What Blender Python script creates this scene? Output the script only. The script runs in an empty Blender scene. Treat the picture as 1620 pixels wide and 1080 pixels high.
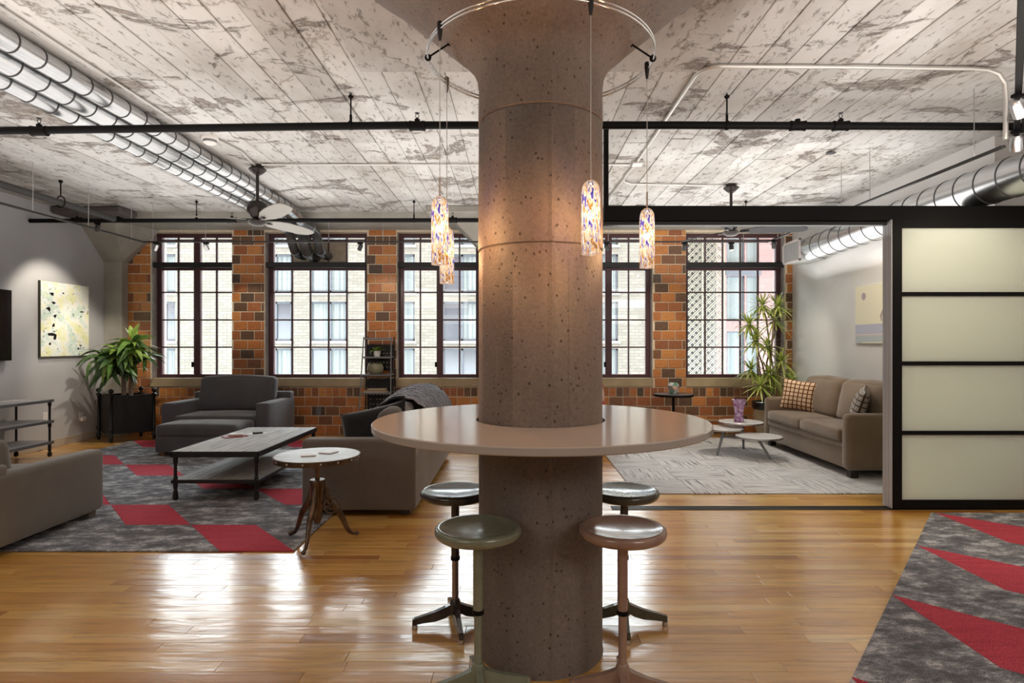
import bpy, bmesh, math, random
from math import pi, sin, cos, radians as R, sqrt, atan2
from mathutils import Vector, Matrix, noise
random.seed(7)
C = bpy.context.scene.collection
S = bpy.context.scene

# ------------------------------------------------------------------ camera, sky, lights, exposure
cam_d = bpy.data.cameras.new('camera'); cam = bpy.data.objects.new('camera', cam_d); C.objects.link(cam)
cam.location = (0, 0, 1.4); cam.rotation_euler = (R(90), 0, 0)
cam_d.sensor_width = 36; cam_d.lens = 950 / 1620 * 36
cam_d.shift_x = -8 / 1620; cam_d.shift_y = 3 / 1620
cam_d.clip_start = .05; cam_d.clip_end = 300
S.camera = cam
S.view_settings.view_transform = 'Standard'; S.view_settings.look = 'None'
S.view_settings.gamma = 1; S.view_settings.use_curve_mapping = False
S.view_settings.exposure = 0.46
w = bpy.data.worlds.new('sky'); S.world = w; w.use_nodes = True
bg = w.node_tree.nodes['Background']; bg.inputs[0].default_value = (.93, .965, 1, 1); bg.inputs[1].default_value = 9.0

def area_light(name, loc, rot, sx, sy, power, col=(1, .96, .9), spread=180):
    d = bpy.data.lights.new(name, 'AREA'); d.shape = 'RECTANGLE'; d.size = sx; d.size_y = sy
    d.energy = power; d.color = col; d.spread = R(spread)
    o = bpy.data.objects.new(name, d); C.objects.link(o); o.location = loc; o.rotation_euler = [R(a) for a in rot]
    return o
# added fill lamps behind the camera, aimed at the ceiling and into the room
area_light('rear_up_fill', (-2.6, -1.2, 2.2), (180 - 20, 0, 0), 3.5, 1.0, 18)
area_light('rear_up_fill', (2.6, -1.2, 2.2), (180 - 20, 0, 0), 3.0, 1.0, 20)
area_light('rear_forward_fill', (-3.2, -1.6, 3.0), (58, 0, 0), 3.0, .9, 20)
area_light('rear_forward_fill', (3.2, -1.6, 3.0), (58, 0, 0), 2.4, .9, 32)
# added upward fill over seating and column, without fixtures, standing in for bounced daylight
area_light('seating_up_fill', (-2.4, 6.2, 2.30), (180, 0, 0), 5.0, 4.2, 64, (1, .97, .93))
area_light('seating_up_fill', (2.5, 6.9, 2.30), (180, 0, 0), 3.2, 3.4, 55, (1, .98, .95))
area_light('column_up_fill', (-3.2, 2.6, 2.20), (180, 0, 0), 3.4, 2.2, 33, (1, .95, .90))
area_light('column_up_fill', (2.9, 2.8, 2.20), (180, 0, 0), 2.4, 2.6, 33, (1, .95, .90))

SPOTK = 1.0; PENDK = 12.0
def spot(loc, target, power, angle=60, col=(1, .88, .72), size=.03, blend=.6):
    d = bpy.data.lights.new('track_spot', 'SPOT'); d.energy = power; d.color = col
    d.spot_size = R(angle); d.spot_blend = blend; d.shadow_soft_size = size
    o = bpy.data.objects.new('track_spot', d); C.objects.link(o); o.location = loc
    v = Vector(target) - Vector(loc); o.rotation_euler = v.to_track_quat('-Z', 'Y').to_euler()
    return o

# ------------------------------------------------------------------ materials
MATS = {}
class NT:
    def __init__(s, name):
        s.m = bpy.data.materials.new(name); s.m.use_nodes = True; s.t = s.m.node_tree
        s.b = s.t.nodes['Principled BSDF']; s.out = s.t.nodes['Material Output']
    def n(s, typ, **kw):
        nd = s.t.nodes.new(typ)
        for k, v in kw.items():
            if k.startswith('i_'):
                key = k[2:]; key = int(key) if key.isdigit() else key.replace('_', ' ')
                nd.inputs[key].default_value = v
            else: setattr(nd, k, v)
        return nd
    def l(s, a, ao, b, bi): s.t.links.new(a.outputs[ao], b.inputs[bi])
    def coord(s, scale=(1, 1, 1), kind='Object', rot=(0, 0, 0)):
        c = s.n('ShaderNodeTexCoord'); mp = s.n('ShaderNodeMapping')
        mp.inputs['Scale'].default_value = scale; mp.inputs['Rotation'].default_value = rot
        s.l(c, kind, mp, 0); return mp
    def noise(s, co, scale, detail=4, rough=.5):
        nz = s.n('ShaderNodeTexNoise'); nz.inputs['Scale'].default_value = scale
        nz.inputs['Detail'].default_value = detail; nz.inputs['Roughness'].default_value = rough
        if co is not None: s.l(co, 0, nz, 'Vector')
        return nz
    def ramp(s, src, so, stops, interp='LINEAR'):
        r = s.n('ShaderNodeValToRGB'); r.color_ramp.interpolation = interp
        e = r.color_ramp.elements
        while len(e) < len(stops): e.new(.5)
        for i, (p, c) in enumerate(stops):
            e[i].position = p; e[i].color = (c[0], c[1], c[2], 1) if not isinstance(c, (int, float)) else (c, c, c, 1)
        s.l(src, so, r, 0); return r
    def mix(s, fac, a, b, mode='MIX'):
        m = s.n('ShaderNodeMix', data_type='RGBA', blend_type=mode)
        for idx, v in ((0, fac), (6, a), (7, b)):
            if isinstance(v, tuple) and hasattr(v[0], 'outputs'): s.t.links.new(v[0].outputs[v[1]], m.inputs[idx])
            elif isinstance(v, tuple): m.inputs[idx].default_value = (v[0], v[1], v[2], 1)
            else: m.inputs[idx].default_value = v
        return (m, 2)
    def math(s, op, a, b=0.0):
        m = s.n('ShaderNodeMath', operation=op)
        for i, v in ((0, a), (1, b)):
            if isinstance(v, tuple): s.t.links.new(v[0].outputs[v[1]], m.inputs[i])
            else: m.inputs[i].default_value = v
        return (m, 0)
    def base(s, x): s.t.links.new(x[0].outputs[x[1]], s.b.inputs['Base Color'])
    def bump(s, x, strength=.3, dist=.01):
        bp = s.n('ShaderNodeBump'); bp.inputs['Strength'].default_value = strength; bp.inputs['Distance'].default_value = dist
        s.t.links.new(x[0].outputs[x[1]], bp.inputs['Height']); s.l(bp, 0, s.b, 'Normal')
    def put(s, **kw):
        for k, v in kw.items(): s.b.inputs[k.replace('_', ' ')].default_value = v

def pm(name, col, rough=.5, metal=0, col2=None, ns=6, bump=0, bs=60, coat=0, stretch=(1, 1, 1), spec=.5, bd=.004):
    if name in MATS: return MATS[name]
    t = NT(name); t.put(Base_Color=(*col, 1), Roughness=rough, Metallic=metal)
    t.b.inputs['Specular IOR Level'].default_value = spec
    if coat: t.b.inputs['Coat Weight'].default_value = coat; t.b.inputs['Coat Roughness'].default_value = .12
    co = t.coord(stretch)
    if col2:
        nz = t.noise(co, ns, 5); r = t.ramp(nz, 0, [(.35, col), (.65, col2)]); t.base((r, 0))
    if bump:
        nb = t.noise(co, bs, 4, .6); t.bump((nb, 0), bump, bd)
    MATS[name] = t.m; return t.m

def m_planks():
    t = NT('oak_plank'); at = t.n('ShaderNodeAttribute', attribute_name='tint')
    off = t.n('ShaderNodeVectorMath', operation='SCALE'); off.inputs['Scale'].default_value = 30
    cb = t.n('ShaderNodeCombineXYZ'); t.l(at, 'Fac', cb, 0); t.l(at, 'Fac', cb, 1); t.l(cb, 0, off, 0)
    c = t.coord((1, 1, 1)); ad = t.n('ShaderNodeVectorMath', operation='ADD'); t.l(c, 0, ad, 0); t.l(off, 0, ad, 1)
    mp = t.n('ShaderNodeMapping'); mp.inputs['Scale'].default_value = (1.2, 14, 1); t.l(ad, 0, mp, 0)
    nz = t.noise(mp, 2.2, 8, .62); nz.inputs['Distortion'].default_value = .7
    tone = t.ramp(at, 'Fac', [(0, (.46, .19, .030)), (.35, (.66, .325, .060)), (.7, (.78, .43, .10)), (1, (.86, .55, .19))])
    gr = t.ramp(nz, 0, [(.3, (.55, .5, .45)), (.5, (1, 1, 1)), (.72, (1.15, 1.1, 1.05))])
    t.base(t.mix(.8, (tone, 0), (gr, 0), 'MULTIPLY'))
    t.put(Roughness=.32); t.b.inputs['Coat Weight'].default_value = 1; t.b.inputs['Coat IOR'].default_value = 1.95
    rz = t.noise(mp, 1.5, 3); rr = t.ramp(rz, 0, [(.3, .11), (.7, .24)]); t.l(rr, 0, t.b, 'Coat Roughness')
    big = t.noise(t.coord((1.5, 5, 1)), 1.6, 3, .5)
    sm = t.math('MULTIPLY', (nz, 0), .12)
    hh = t.math('ADD', (big, 0), sm)
    bp = t.n('ShaderNodeBump'); bp.inputs['Strength'].default_value = .35; bp.inputs['Distance'].default_value = .012
    t.t.links.new(hh[0].outputs[0], bp.inputs['Height']); t.l(bp, 0, t.b, 'Normal'); t.l(bp, 0, t.b, 'Coat Normal')
    return t.m

def m_brick():
    t = NT('glazed_brick'); at = t.n('ShaderNodeAttribute', attribute_name='tint')
    tone = t.ramp(at, 'Fac', [(0, (.10, .06, .038)), (.28, (.20, .10, .05)), (.45, (.36, .12, .045)), (.75, (.55, .20, .055)), (1, (.66, .28, .08))])
    nz = t.noise(t.coord(), 28, 5, .6); sp = t.ramp(nz, 0, [(.3, (.6, .58, .55)), (.55, (1, 1, 1)), (.8, (1.2, 1.15, 1.1))])
    t.base(t.mix(.75, (tone, 0), (sp, 0), 'MULTIPLY')); t.put(Roughness=.38)
    t.bump((nz, 0), .25, .004); return t.m

def m_ceiling():
    t = NT('board_formed_concrete'); at = t.n('ShaderNodeAttribute', attribute_name='tint')
    tone = t.ramp(at, 'Fac', [(0, (.50, .487, .47)), (1, (.66, .65, .635))])
    co = t.coord((1, .35, 1))
    big = t.noise(t.coord((1, .6, 1)), .9, 5, .6); b2 = t.ramp(big, 0, [(.34, (.62, .58, .54)), (.52, (1, 1, 1))])
    fine = t.noise(co, 26, 6, .7); f2 = t.ramp(fine, 0, [(.33, (.42, .38, .35)), (.43, (1, 1, 1))])
    # spalled patches, scattered
    cr = t.noise(t.coord((1, 1.6, 1)), 1.15, 8, .74); cr.inputs['Distortion'].default_value = .6
    c2 = t.ramp(cr, 0, [(.0, (1, 1, 1)), (.56, (1, 1, 1)), (.60, (.34, .28, .25)), (.64, (.8, .75, .7)), (.70, (.30, .25, .22))])
    v = t.n('ShaderNodeTexVoronoi', feature='DISTANCE_TO_EDGE'); v.inputs['Scale'].default_value = .8
    dn = t.noise(t.coord((1, 1, 1)), 3, 5, .7)
    ad = t.n('ShaderNodeVectorMath', operation='MULTIPLY_ADD'); ad.inputs[1].default_value = (.5, .5, .5)
    t.l(dn, 'Color', ad, 0); cc = t.coord((1.2, .5, 1)); t.l(cc, 0, ad, 2); t.l(ad, 0, v, 'Vector')
    vr = t.ramp(v, 0, [(0, (.45, .4, .36)), (.007, (.7, .67, .64)), (.016, (1, 1, 1))])
    a = t.mix(.9, (tone, 0), (b2, 0), 'MULTIPLY'); a = t.mix(.85, a, (f2, 0), 'MULTIPLY')
    a = t.mix(.9, a, (c2, 0), 'MULTIPLY'); a = t.mix(.8, a, (vr, 0), 'MULTIPLY'); t.base(a)
    t.put(Roughness=.8)
    h = t.mix(.5, (c2, 0), (f2, 0), 'MULTIPLY'); t.bump(h, .7, .02); return t.m

def m_column():
    t = NT('cast_concrete'); big = t.noise(t.coord((1, 1, .5)), 2.2, 5, .6)
    a = t.ramp(big, 0, [(.3, (.135, .105, .090)), (.7, (.23, .187, .16))])
    v = t.n('ShaderNodeTexVoronoi'); v.inputs['Scale'].default_value = 34; t.l(t.coord((1, 1, .8)), 0, v, 'Vector')
    pit = t.ramp(v, 0, [(.0, (.15, .12, .10)), (.12, (.4, .35, .3)), (.2, (1, 1, 1))])
    msk = t.noise(t.coord(), 9, 3); mr = t.ramp(msk, 0, [(.44, 0.0), (.5, 1.0)])
    f = t.noise(t.coord(), 70, 5, .7); f2 = t.ramp(f, 0, [(.3, (.72, .7, .68)), (.5, (1, 1, 1)), (.74, (1.35, 1.3, 1.25))])
    b = t.mix((mr, 0), (a, 0), t.mix(1, (a, 0), (pit, 0), 'MULTIPLY')); b = t.mix(.8, b, (f2, 0), 'MULTIPLY')
    t.base(b); t.put(Roughness=.62)
    rdg = t.noise(t.coord((.7, .7, 2.2)), 5, 8, .75); rr = t.ramp(rdg, 0, [(.60, 0.0), (.66, .35), (.70, .1)])
    h = t.mix(.5, (pit, 0), (rr, 0), 'ADD'); h = t.mix(.3, h, (f, 0), 'ADD'); t.bump(h, .6, .008)
    return t.m

def m_glass(name, tint=(.95, .98, .98), gl=.05):
    t = NT(name); tr = t.n('ShaderNodeBsdfTransparent'); tr.inputs[0].default_value = (*tint, 1)
    g = t.n('ShaderNodeBsdfGlossy'); g.inputs['Roughness'].default_value = .01
    fr = t.n('ShaderNodeFresnel'); fr.inputs[0].default_value = 1.45
    mx = t.n('ShaderNodeMixShader'); t.l(fr, 0, mx, 0); t.l(tr, 0, mx, 1); t.l(g, 0, mx, 2); t.l(mx, 0, t.out, 0)
    return t.m

def m_frost(clear=0.0):
    t = NT('frosted_laminate'); d = t.n('ShaderNodeBsdfDiffuse'); d.inputs[0].default_value = (.91, .93, .87, 1)
    tl = t.n('ShaderNodeBsdfTranslucent'); tl.inputs[0].default_value = (.95, .98, .92, 1)
    g = t.n('ShaderNodeBsdfGlossy'); g.inputs['Roughness'].default_value = .35
    m1 = t.n('ShaderNodeMixShader'); m1.inputs[0].default_value = .66; t.l(d, 0, m1, 1); t.l(tl, 0, m1, 2)
    m2 = t.n('ShaderNodeMixShader'); m2.inputs[0].default_value = .04; t.l(m1, 0, m2, 1); t.l(g, 0, m2, 2)
    tr = t.n('ShaderNodeBsdfTransparent'); tr.inputs[0].default_value = (.95, .96, .90, 1); m3 = t.n('ShaderNodeMixShader'); m3.inputs[0].default_value = clear
    t.l(m2, 0, m3, 1); t.l(tr, 0, m3, 2); t.l(m3, 0, t.out, 0)
    return t.m

def m_shade():   # lit art glass: streaks of amber, violet and white, half clear so the bulb inside glows through
    t = NT('lit_art_glass'); co = t.coord((60, 60, 17), rot=(0, 0, 0))
    n1 = t.noise(co, 1.3, 3, .55); n1.inputs['Distortion'].default_value = 1.0
    r = t.ramp(n1, 0, [(.30, (.03, .02, .22)), (.40, (.20, .12, .50)), (.45, (1, .82, .55)), (.53, (.95, .80, .60)), (.58, (.95, .42, .10)), (.66, (.30, .09, .02)), (.74, (1, .75, .4))])
    c = t.n('ShaderNodeTexCoord'); sx = t.n('ShaderNodeSeparateXYZ'); t.l(c, 'Object', sx, 0)
    g = t.ramp(sx, 2, [(0, .42), (.06, .5), (.15, 1.0), (.22, .8), (.28, .3)])
    em = t.n('ShaderNodeEmission'); t.l(r, 0, em, 0)
    st = t.math('MULTIPLY', (g, 0), 1.9); t.t.links.new(st[0].outputs[0], em.inputs[1])
    tr = t.n('ShaderNodeBsdfTransparent'); t.l(r, 0, tr, 0)
    m0 = t.n('ShaderNodeMixShader'); m0.inputs[0].default_value = .45; t.l(em, 0, m0, 1); t.l(tr, 0, m0, 2)
    gl = t.n('ShaderNodeBsdfGlossy'); gl.inputs['Roughness'].default_value = .08
    mx = t.n('ShaderNodeMixShader'); mx.inputs[0].default_value = .06; t.l(m0, 0, mx, 1); t.l(gl, 0, mx, 2); t.l(mx, 0, t.out, 0)
    return t.m

def m_emit(name, col, st):
    t = NT(name); e = t.n('ShaderNodeEmission'); e.inputs[0].default_value = (*col, 1); e.inputs[1].default_value = st
    t.l(e, 0, t.out, 0); return t.m

def m_rug(name, stops, sc=(2.0, 3.4, 1), dark=1.0):
    t = NT(name); n1 = t.noise(t.coord(sc), 2.4, 9, .74); r = t.ramp(n1, 0, stops)
    f = t.noise(t.coord(), 190, 3, .7); fr = t.ramp(f, 0, [(.35, (.35, .35, .35)), (.65, (1.6, 1.6, 1.6))])
    t.base(t.mix(.8, (r, 0), (fr, 0), 'MULTIPLY')); t.put(Roughness=.95); t.b.inputs['Specular IOR Level'].default_value = .15
    t.bump((f, 0), .6, .004); return t.m

def m_stripe(name, axis):
    t = NT(name); sc = (55, 2.0, 1) if axis == 0 else (2.0, 55, 1)
    n1 = t.noise(t.coord(sc), 1.0, 3, .6)
    r = t.ramp(n1, 0, [(.36, (.14, .14, .16)), (.44, (.50, .495, .50)), (.62, (.70, .69, .685)), (.70, (.26, .255, .265))])
    t.base((r, 0)); t.put(Roughness=.95); t.b.inputs['Specular IOR Level'].default_value = .15; t.bump((n1, 0), .3, .004); return t.m

def m_fabric(name, col, col2, sc=240, bump=.35):
    t = NT(name); f = t.noise(t.coord((1, 1, 1)), sc, 2, .7); b = t.noise(t.coord(), 3, 3)
    r = t.ramp(f, 0, [(.3, col), (.7, col2)]); br = t.ramp(b, 0, [(.3, (.88, .88, .88)), (.7, (1.08, 1.08, 1.08))])
    t.base(t.mix(1, (r, 0), (br, 0), 'MULTIPLY')); t.put(Roughness=.92); t.b.inputs['Specular IOR Level'].default_value = .2
    t.b.inputs['Sheen Weight'].default_value = .5; t.b.inputs['Sheen Roughness'].default_value = .4; t.bump((f, 0), bump, .002); return t.m

def m_wood(name, c1, c2, sc=(1, 16, 16), rough=.6, bump=.3):
    t = NT(name); at = t.n('ShaderNodeAttribute', attribute_name='tint')
    n1 = t.noise(t.coord(sc), 2.5, 7, .65); n1.inputs['Distortion'].default_value = .5
    r = t.ramp(n1, 0, [(.35, c1), (.62, c2)]); tn = t.ramp(at, 'Fac', [(0, (.78, .78, .78)), (1, (1.1, 1.1, 1.1))])
    t.base(t.mix(1, (r, 0), (tn, 0), 'MULTIPLY')); t.put(Roughness=rough); t.bump((n1, 0), bump, .004); return t.m

def m_wall(name, c, c2):
    t = NT(name); n1 = t.noise(t.coord(), 1.2, 4, .5); r = t.ramp(n1, 0, [(.35, c), (.65, c2)]); t.base((r, 0))
    f = t.noise(t.coord(), 130, 3, .6); t.put(Roughness=.6); t.bump((f, 0), .12, .002); return t.m

def m_knit():
    t = NT('grey_melange_knit'); w_ = t.n('ShaderNodeTexWave', wave_type='BANDS', bands_direction='Y'); co = t.coord((1, 1, 1)); t.l(co, 0, w_, 'Vector')
    w_.inputs['Scale'].default_value = 7.5; w_.inputs['Distortion'].default_value = 5; w_.inputs['Detail'].default_value = 3; w_.inputs['Detail Scale'].default_value = 1.6
    n1 = t.noise(t.coord((4, 40, 12)), 1.2, 3); f = t.mix(.5, (w_, 0), (n1, 0))
    r = t.ramp(f[0], 2, [(.38, (.03, .03, .035)), (.5, (.14, .14, .16)), (.62, (.42, .42, .46))]); t.base((r, 0)); t.put(Roughness=.95)
    t.bump(f, .8, .02); return t.m

def m_leaf(name, c1, c2, edge=None):
    t = NT(name); n1 = t.noise(t.coord(), 9, 3); r = t.ramp(n1, 0, [(.35, c1), (.65, c2)]); src = (r, 0)
    if edge:
        at = t.n('ShaderNodeAttribute', attribute_name='tint'); er = t.ramp(at, 'Fac', [(.5, 0.0), (.9, 1.0)])
        src = t.mix((er, 0), (r, 0), edge)
    t.base(src); t.put(Roughness=.38)
    tl = t.n('ShaderNodeBsdfTranslucent'); t.t.links.new(src[0].outputs[src[1]], tl.inputs[0])
    mx = t.n('ShaderNodeMixShader'); mx.inputs[0].default_value = .25; t.l(t.b, 0, mx, 1); t.l(tl, 0, mx, 2); t.l(mx, 0, t.out, 0)
    return t.m

def m_lattice_pillow(name, c1, c2):
    t = NT(name); br = t.n('ShaderNodeTexChecker')
    co = t.coord((1, 1, 1), 'UV'); sx = t.n('ShaderNodeSeparateXYZ'); t.l(co, 0, sx, 0)
    def cell(o, k):
        a = t.math('MULTIPLY', (sx, o), k); a = t.math('FRACT', a); a = t.math('SUBTRACT', a, .5); return t.math('ABSOLUTE', a)
    u = cell(0, 8.0); v = cell(1, 7.0); d = t.math('MAXIMUM', u, v)
    ring = t.math('COMPARE', d, .27); ring[0].inputs[2].default_value = .075
    dot = t.math('LESS_THAN', d, .13)
    um = t.math('COMPARE', u, .5); um[0].inputs[2].default_value = .04
    f1 = t.math('ADD', ring, dot); f1[0].use_clamp = True
    a = t.mix(f1, c1, c2); a = t.mix(um, a, (.035, .015, .01)); t.base(a); t.put(Roughness=.85); return t.m

def m_splatter():
    t = NT('splatter_paint'); n1 = t.noise(t.coord(), 5, 6, .65)
    r = t.ramp(n1, 0, [(.32, (.80, .83, .40)), (.42, (.86, .88, .62)), (.5, (.90, .92, .88)), (.6, (.62, .78, .72)), (.70, (.84, .86, .55))])
    n2 = t.noise(t.coord((1, 1, 1.2)), 9, 7, .7); n2.inputs['Distortion'].default_value = 1.5
    r2 = t.ramp(n2, 0, [(.615, 0.0), (.63, 1.0)])
    n3 = t.noise(t.coord(), 42, 4, .6); r3 = t.ramp(n3, 0, [(.66, 0.0), (.68, .8)])
    a = t.mix((r3, 0), (r, 0), (.12, .16, .16)); a = t.mix((r2, 0), a, (.015, .02, .015)); t.base(a); t.put(Roughness=.5); return t.m

def m_facade(name, c1, c2, mort):
    t = NT(name); br = t.n('ShaderNodeTexBrick'); co = t.coord((1, 1, 1), 'Object', (R(90), 0, 0))
    t.l(co, 0, br, 'Vector'); br.inputs['Color1'].default_value = (*c1, 1); br.inputs['Color2'].default_value = (*c2, 1)
    br.inputs['Mortar'].default_value = (*mort, 1); br.inputs['Scale'].default_value = 1.0
    br.inputs['Brick Width'].default_value = .42; br.inputs['Row Height'].default_value = .15; br.inputs['Mortar Size'].default_value = .012
    t.l(br, 0, t.b, 'Base Color'); t.put(Roughness=.85); return t.m

M = dict(
    plank=m_planks(), brick=m_brick(), ceiling=m_ceiling(), column=m_column(), glass=m_glass('window_glass'),
    frost=m_frost(), frost2=m_frost(.8), shade=m_shade(), farglass=pm('far_window_glass', (.07, .08, .10), .15, 0, spec=.8),
    subfloor=pm('dark_joint', (.035, .018, .008), .9), mortar=pm('mortar', (.86, .74, .56), .9, 0, (.74, .62, .46), 20, .4, 80),
    wall=m_wall('grey_wall_paint', (.46, .465, .485), (.53, .53, .545)), wallr=m_wall('pale_wall_paint', (.70, .69, .675), (.76, .75, .735)),
    beam=pm('painted_concrete', (.33, .31, .27), .8, 0, (.41, .39, .35), 3, .3, 40), baseb=pm('baseboard_paint', (.50, .44, .36), .5),
    sill=pm('cast_stone_sill', (.47, .37, .23), .7, 0, (.40, .31, .19), 5, .2, 90),
    maroon=pm('maroon_window_paint', (.085, .035, .042), .35), reveal=pm('reveal_plaster', (.42, .38, .36), .7, 0, (.33, .29, .28), 8),
    black=pm('black_paint', (.006, .0055, .0055), .5, spec=.12), iron=pm('black_iron', (.02, .019, .019), .45, .3, None, 6, .15, 80),
    galv=pm('galvanised_duct', (.66, .67, .68), .27, 1, (.55, .56, .57), 3), duct_dark=pm('duct_seam', (.08, .08, .08), .5, .6),
    flex=pm('flexible_duct', (.20, .21, .22), .35, .9), steel=pm('brushed_steel', (.55, .55, .56), .3, 1),
    chrome=pm('chrome', (.8, .8, .8), .1, 1), alu=pm('anodised_aluminium', (.46, .47, .50), .5, .3),
    emt=pm('conduit_metal', (.62, .60, .57), .35, .7), white=pm('white_paint', (.75, .74, .72), .4), greyp=pm('grey_steel', (.22, .22, .23), .4, .5),
    tabletop=pm('taupe_quartz', (.44, .405, .375), .13),
    gsofa=m_fabric('charcoal_grey_fabric', (.075, .070, .076), (.12, .113, .12)),
    nsofa=m_fabric('grey_brown_fabric', (.13, .115, .095), (.19, .17, .14)),
    csofa=m_fabric('taupe_back_fabric', (.115, .10, .09), (.18, .16, .142)),
    bsofa=m_fabric('brown_tweed', (.15, .11, .078), (.25, .185, .13), 200, .5), darkp=m_fabric('black_fabric', (.010, .010, .011), (.018, .017, .018)),
    woodleg=pm('brown_wood_foot', (.16, .07, .03), .5), blackleg=pm('black_wood_foot', (.015, .012, .01), .5),
    barn=m_wood('weathered_grey_wood', (.20, .175, .155), (.46, .425, .39), (22, 1.2, 22)), barnx=m_wood('weathered_shelf_wood', (.38, .37, .37), (.66, .65, .66), (22, 1.2, 22)),
    bronze=pm('bronze_cast_iron', (.17, .12, .085), .28, .9, (.09, .065, .05), 14), zinc=pm('zinc_top', (.58, .57, .56), .38, .6, (.46, .44, .42), 9),
    stool_black=pm('black_stool_enamel', (.03, .026, .024), .16, .2, (.05, .042, .038), 20, .05, 30, .5),
    stool_green=pm('sage_stool_enamel', (.20, .22, .155), .2, .1, (.25, .27, .20), 14, .05, 30, .5),
    stool_olive=pm('olive_stool_enamel', (.06, .058, .04), .2, .1, (.09, .085, .06), 14, .05, 30, .5),
    stool_pink=pm('dusty_pink_stool_enamel', (.40, .26, .20), .2, .1, (.32, .20, .15), 14, .05, 30, .5),
    rubber=pm('rubber', (.02, .02, .02), .7), copperpost=pm('worn_post_metal', (.32, .24, .20), .3, .8),
    rug_grey=m_rug('charcoal_rug_tile', [(.3, (.085, .085, .095)), (.46, (.17, .168, .18)), (.54, (.30, .295, .305)), (.60, (.58, .57, .58)), (.70, (.17, .168, .175))]),
    rug_red=m_rug('crimson_rug_tile', [(.3, (.44, .05, .075)), (.7, (.60, .085, .115))], (1, 12, 1)),
    rug_side=pm('rug_edge', (.03, .03, .03), .9), st0=m_stripe('striped_tile_lengthwise', 0), st1=m_stripe('striped_tile_crosswise', 1),
    fan=pm('fan_blade_paint', (.27, .255, .225), .45), fandark=pm('fan_blade_grey', (.035, .035, .038), .7, spec=.2),
    fmot=pm('fan_motor_bronze', (.022, .016, .013), .3, .4), canvas=pm('canvas_edge', (.05, .045, .03), .7), splat=m_splatter(),
    cream=pm('cream_paint', (.82, .79, .60), .6), lav=pm('lavender_paint', (.50, .51, .62), .6), mist=pm('mist_blue_paint', (.48, .54, .56), .6),
    mauve=pm('mauve_paint', (.42, .36, .38), .6), pink=pm('pale_pink_paint', (.75, .62, .58), .6),
    screen=pm('screen_glass', (.008, .006, .006), .12), plastic=pm('white_plastic', (.8, .79, .78), .35),
    planter=pm('planter_black_metal', (.012, .012, .013), .3, .3), soil=pm('soil', (.03, .02, .012), .95),
    bark=pm('pale_bark', (.34, .25, .18), .8, 0, (.22, .155, .11), 20, .6, 40, stretch=(1, 1, 3)),
    leafd=m_leaf('dark_leaf', (.04, .09, .028), (.07, .14, .04)), leafl=m_leaf('light_leaf', (.20, .34, .05), (.30, .42, .09)),
    leafy=m_leaf('yucca_leaf', (.42, .50, .09), (.66, .68, .24), (.20, .30, .05)), leafm=m_leaf('mid_leaf', (.09, .20, .045), (.18, .32, .07)),
    pot_beige=pm('beige_glazed_pot', (.50, .40, .26), .25, 0, (.42, .32, .2), 5), pot_black=pm('black_glaze', (.01, .01, .012), .08),
    ceram=pm('white_ceramic', (.74, .71, .68), .3), olive=pm('olive_glaze', (.20, .19, .12), .15, 0, (.30, .28, .18), 6),
    paperc=pm('cream_pages', (.72, .64, .5), .7), paperw=pm('white_paper', (.75, .74, .72), .7), redbook=pm('red_cover', (.30, .05, .055), .5),
    tan=pm('tan_cover', (.50, .36, .22), .6), whitetop=pm('white_lacquer', (.90, .91, .92), .22, 0, None, 6, 0, 60, .6),
    blanket=m_knit(),
    pil=m_lattice_pillow('brown_link_pattern', (.17, .06, .022), (.80, .62, .42)), pil2=m_lattice_pillow('grey_link_pattern', (.10, .075, .06), (.50, .46, .42)),
    vaseglass=pm('purple_cut_glass', (.20, .02, .14), .06, 0, (.55, .42, .62), 22, .5, 14, .8),
    chairpat=pm('red_patchwork_fabric', (.50, .05, .06), .8, 0, (.72, .62, .5), 9), gl_cup=m_glass('cup_glass', (.86, .9, .9)),
    lamp=m_emit('lit_spot_lens', (1, .86, .66), 9), lampr=m_emit('red_spot_lens', (1, .25, .28), 3), lampin=m_emit('shade_opening', (1, .9, .75), 3.0),
    brickout=pm('outer_brick', (.30, .16, .10), .9), cream_brick=m_facade('cream_brick', (.165, .155, .130), (.21, .20, .172), (.115, .11, .096)), pink_brick=m_facade('pink_brick', (.26, .17, .16), (.23, .15, .145), (.19, .14, .14)),
    limestone=pm('pale_stone_band', (.25, .24, .23), .8), curtain=pm('far_curtain', (.24, .27, .27), .9, 0, (.13, .155, .16), 1.0, 0, 60, stretch=(9, 1, .05)),
    bluewall=pm('blue_grey_panel', (.085, .10, .12), .6), street=pm('street', (.25, .25, .25), .9), ivory=pm('ivory_screen_metal', (.22, .21, .17), .6),
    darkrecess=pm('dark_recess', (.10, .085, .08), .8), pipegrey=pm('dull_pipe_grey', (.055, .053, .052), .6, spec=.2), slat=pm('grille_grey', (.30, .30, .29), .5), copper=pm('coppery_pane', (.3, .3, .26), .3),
    geo_g=pm('green_facet', (.16, .36, .26), .4), geo_k=pm('taupe_facet', (.24, .22, .19), .4), geo_p=pm('blush_facet', (.62, .42, .32), .4),
)

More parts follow.
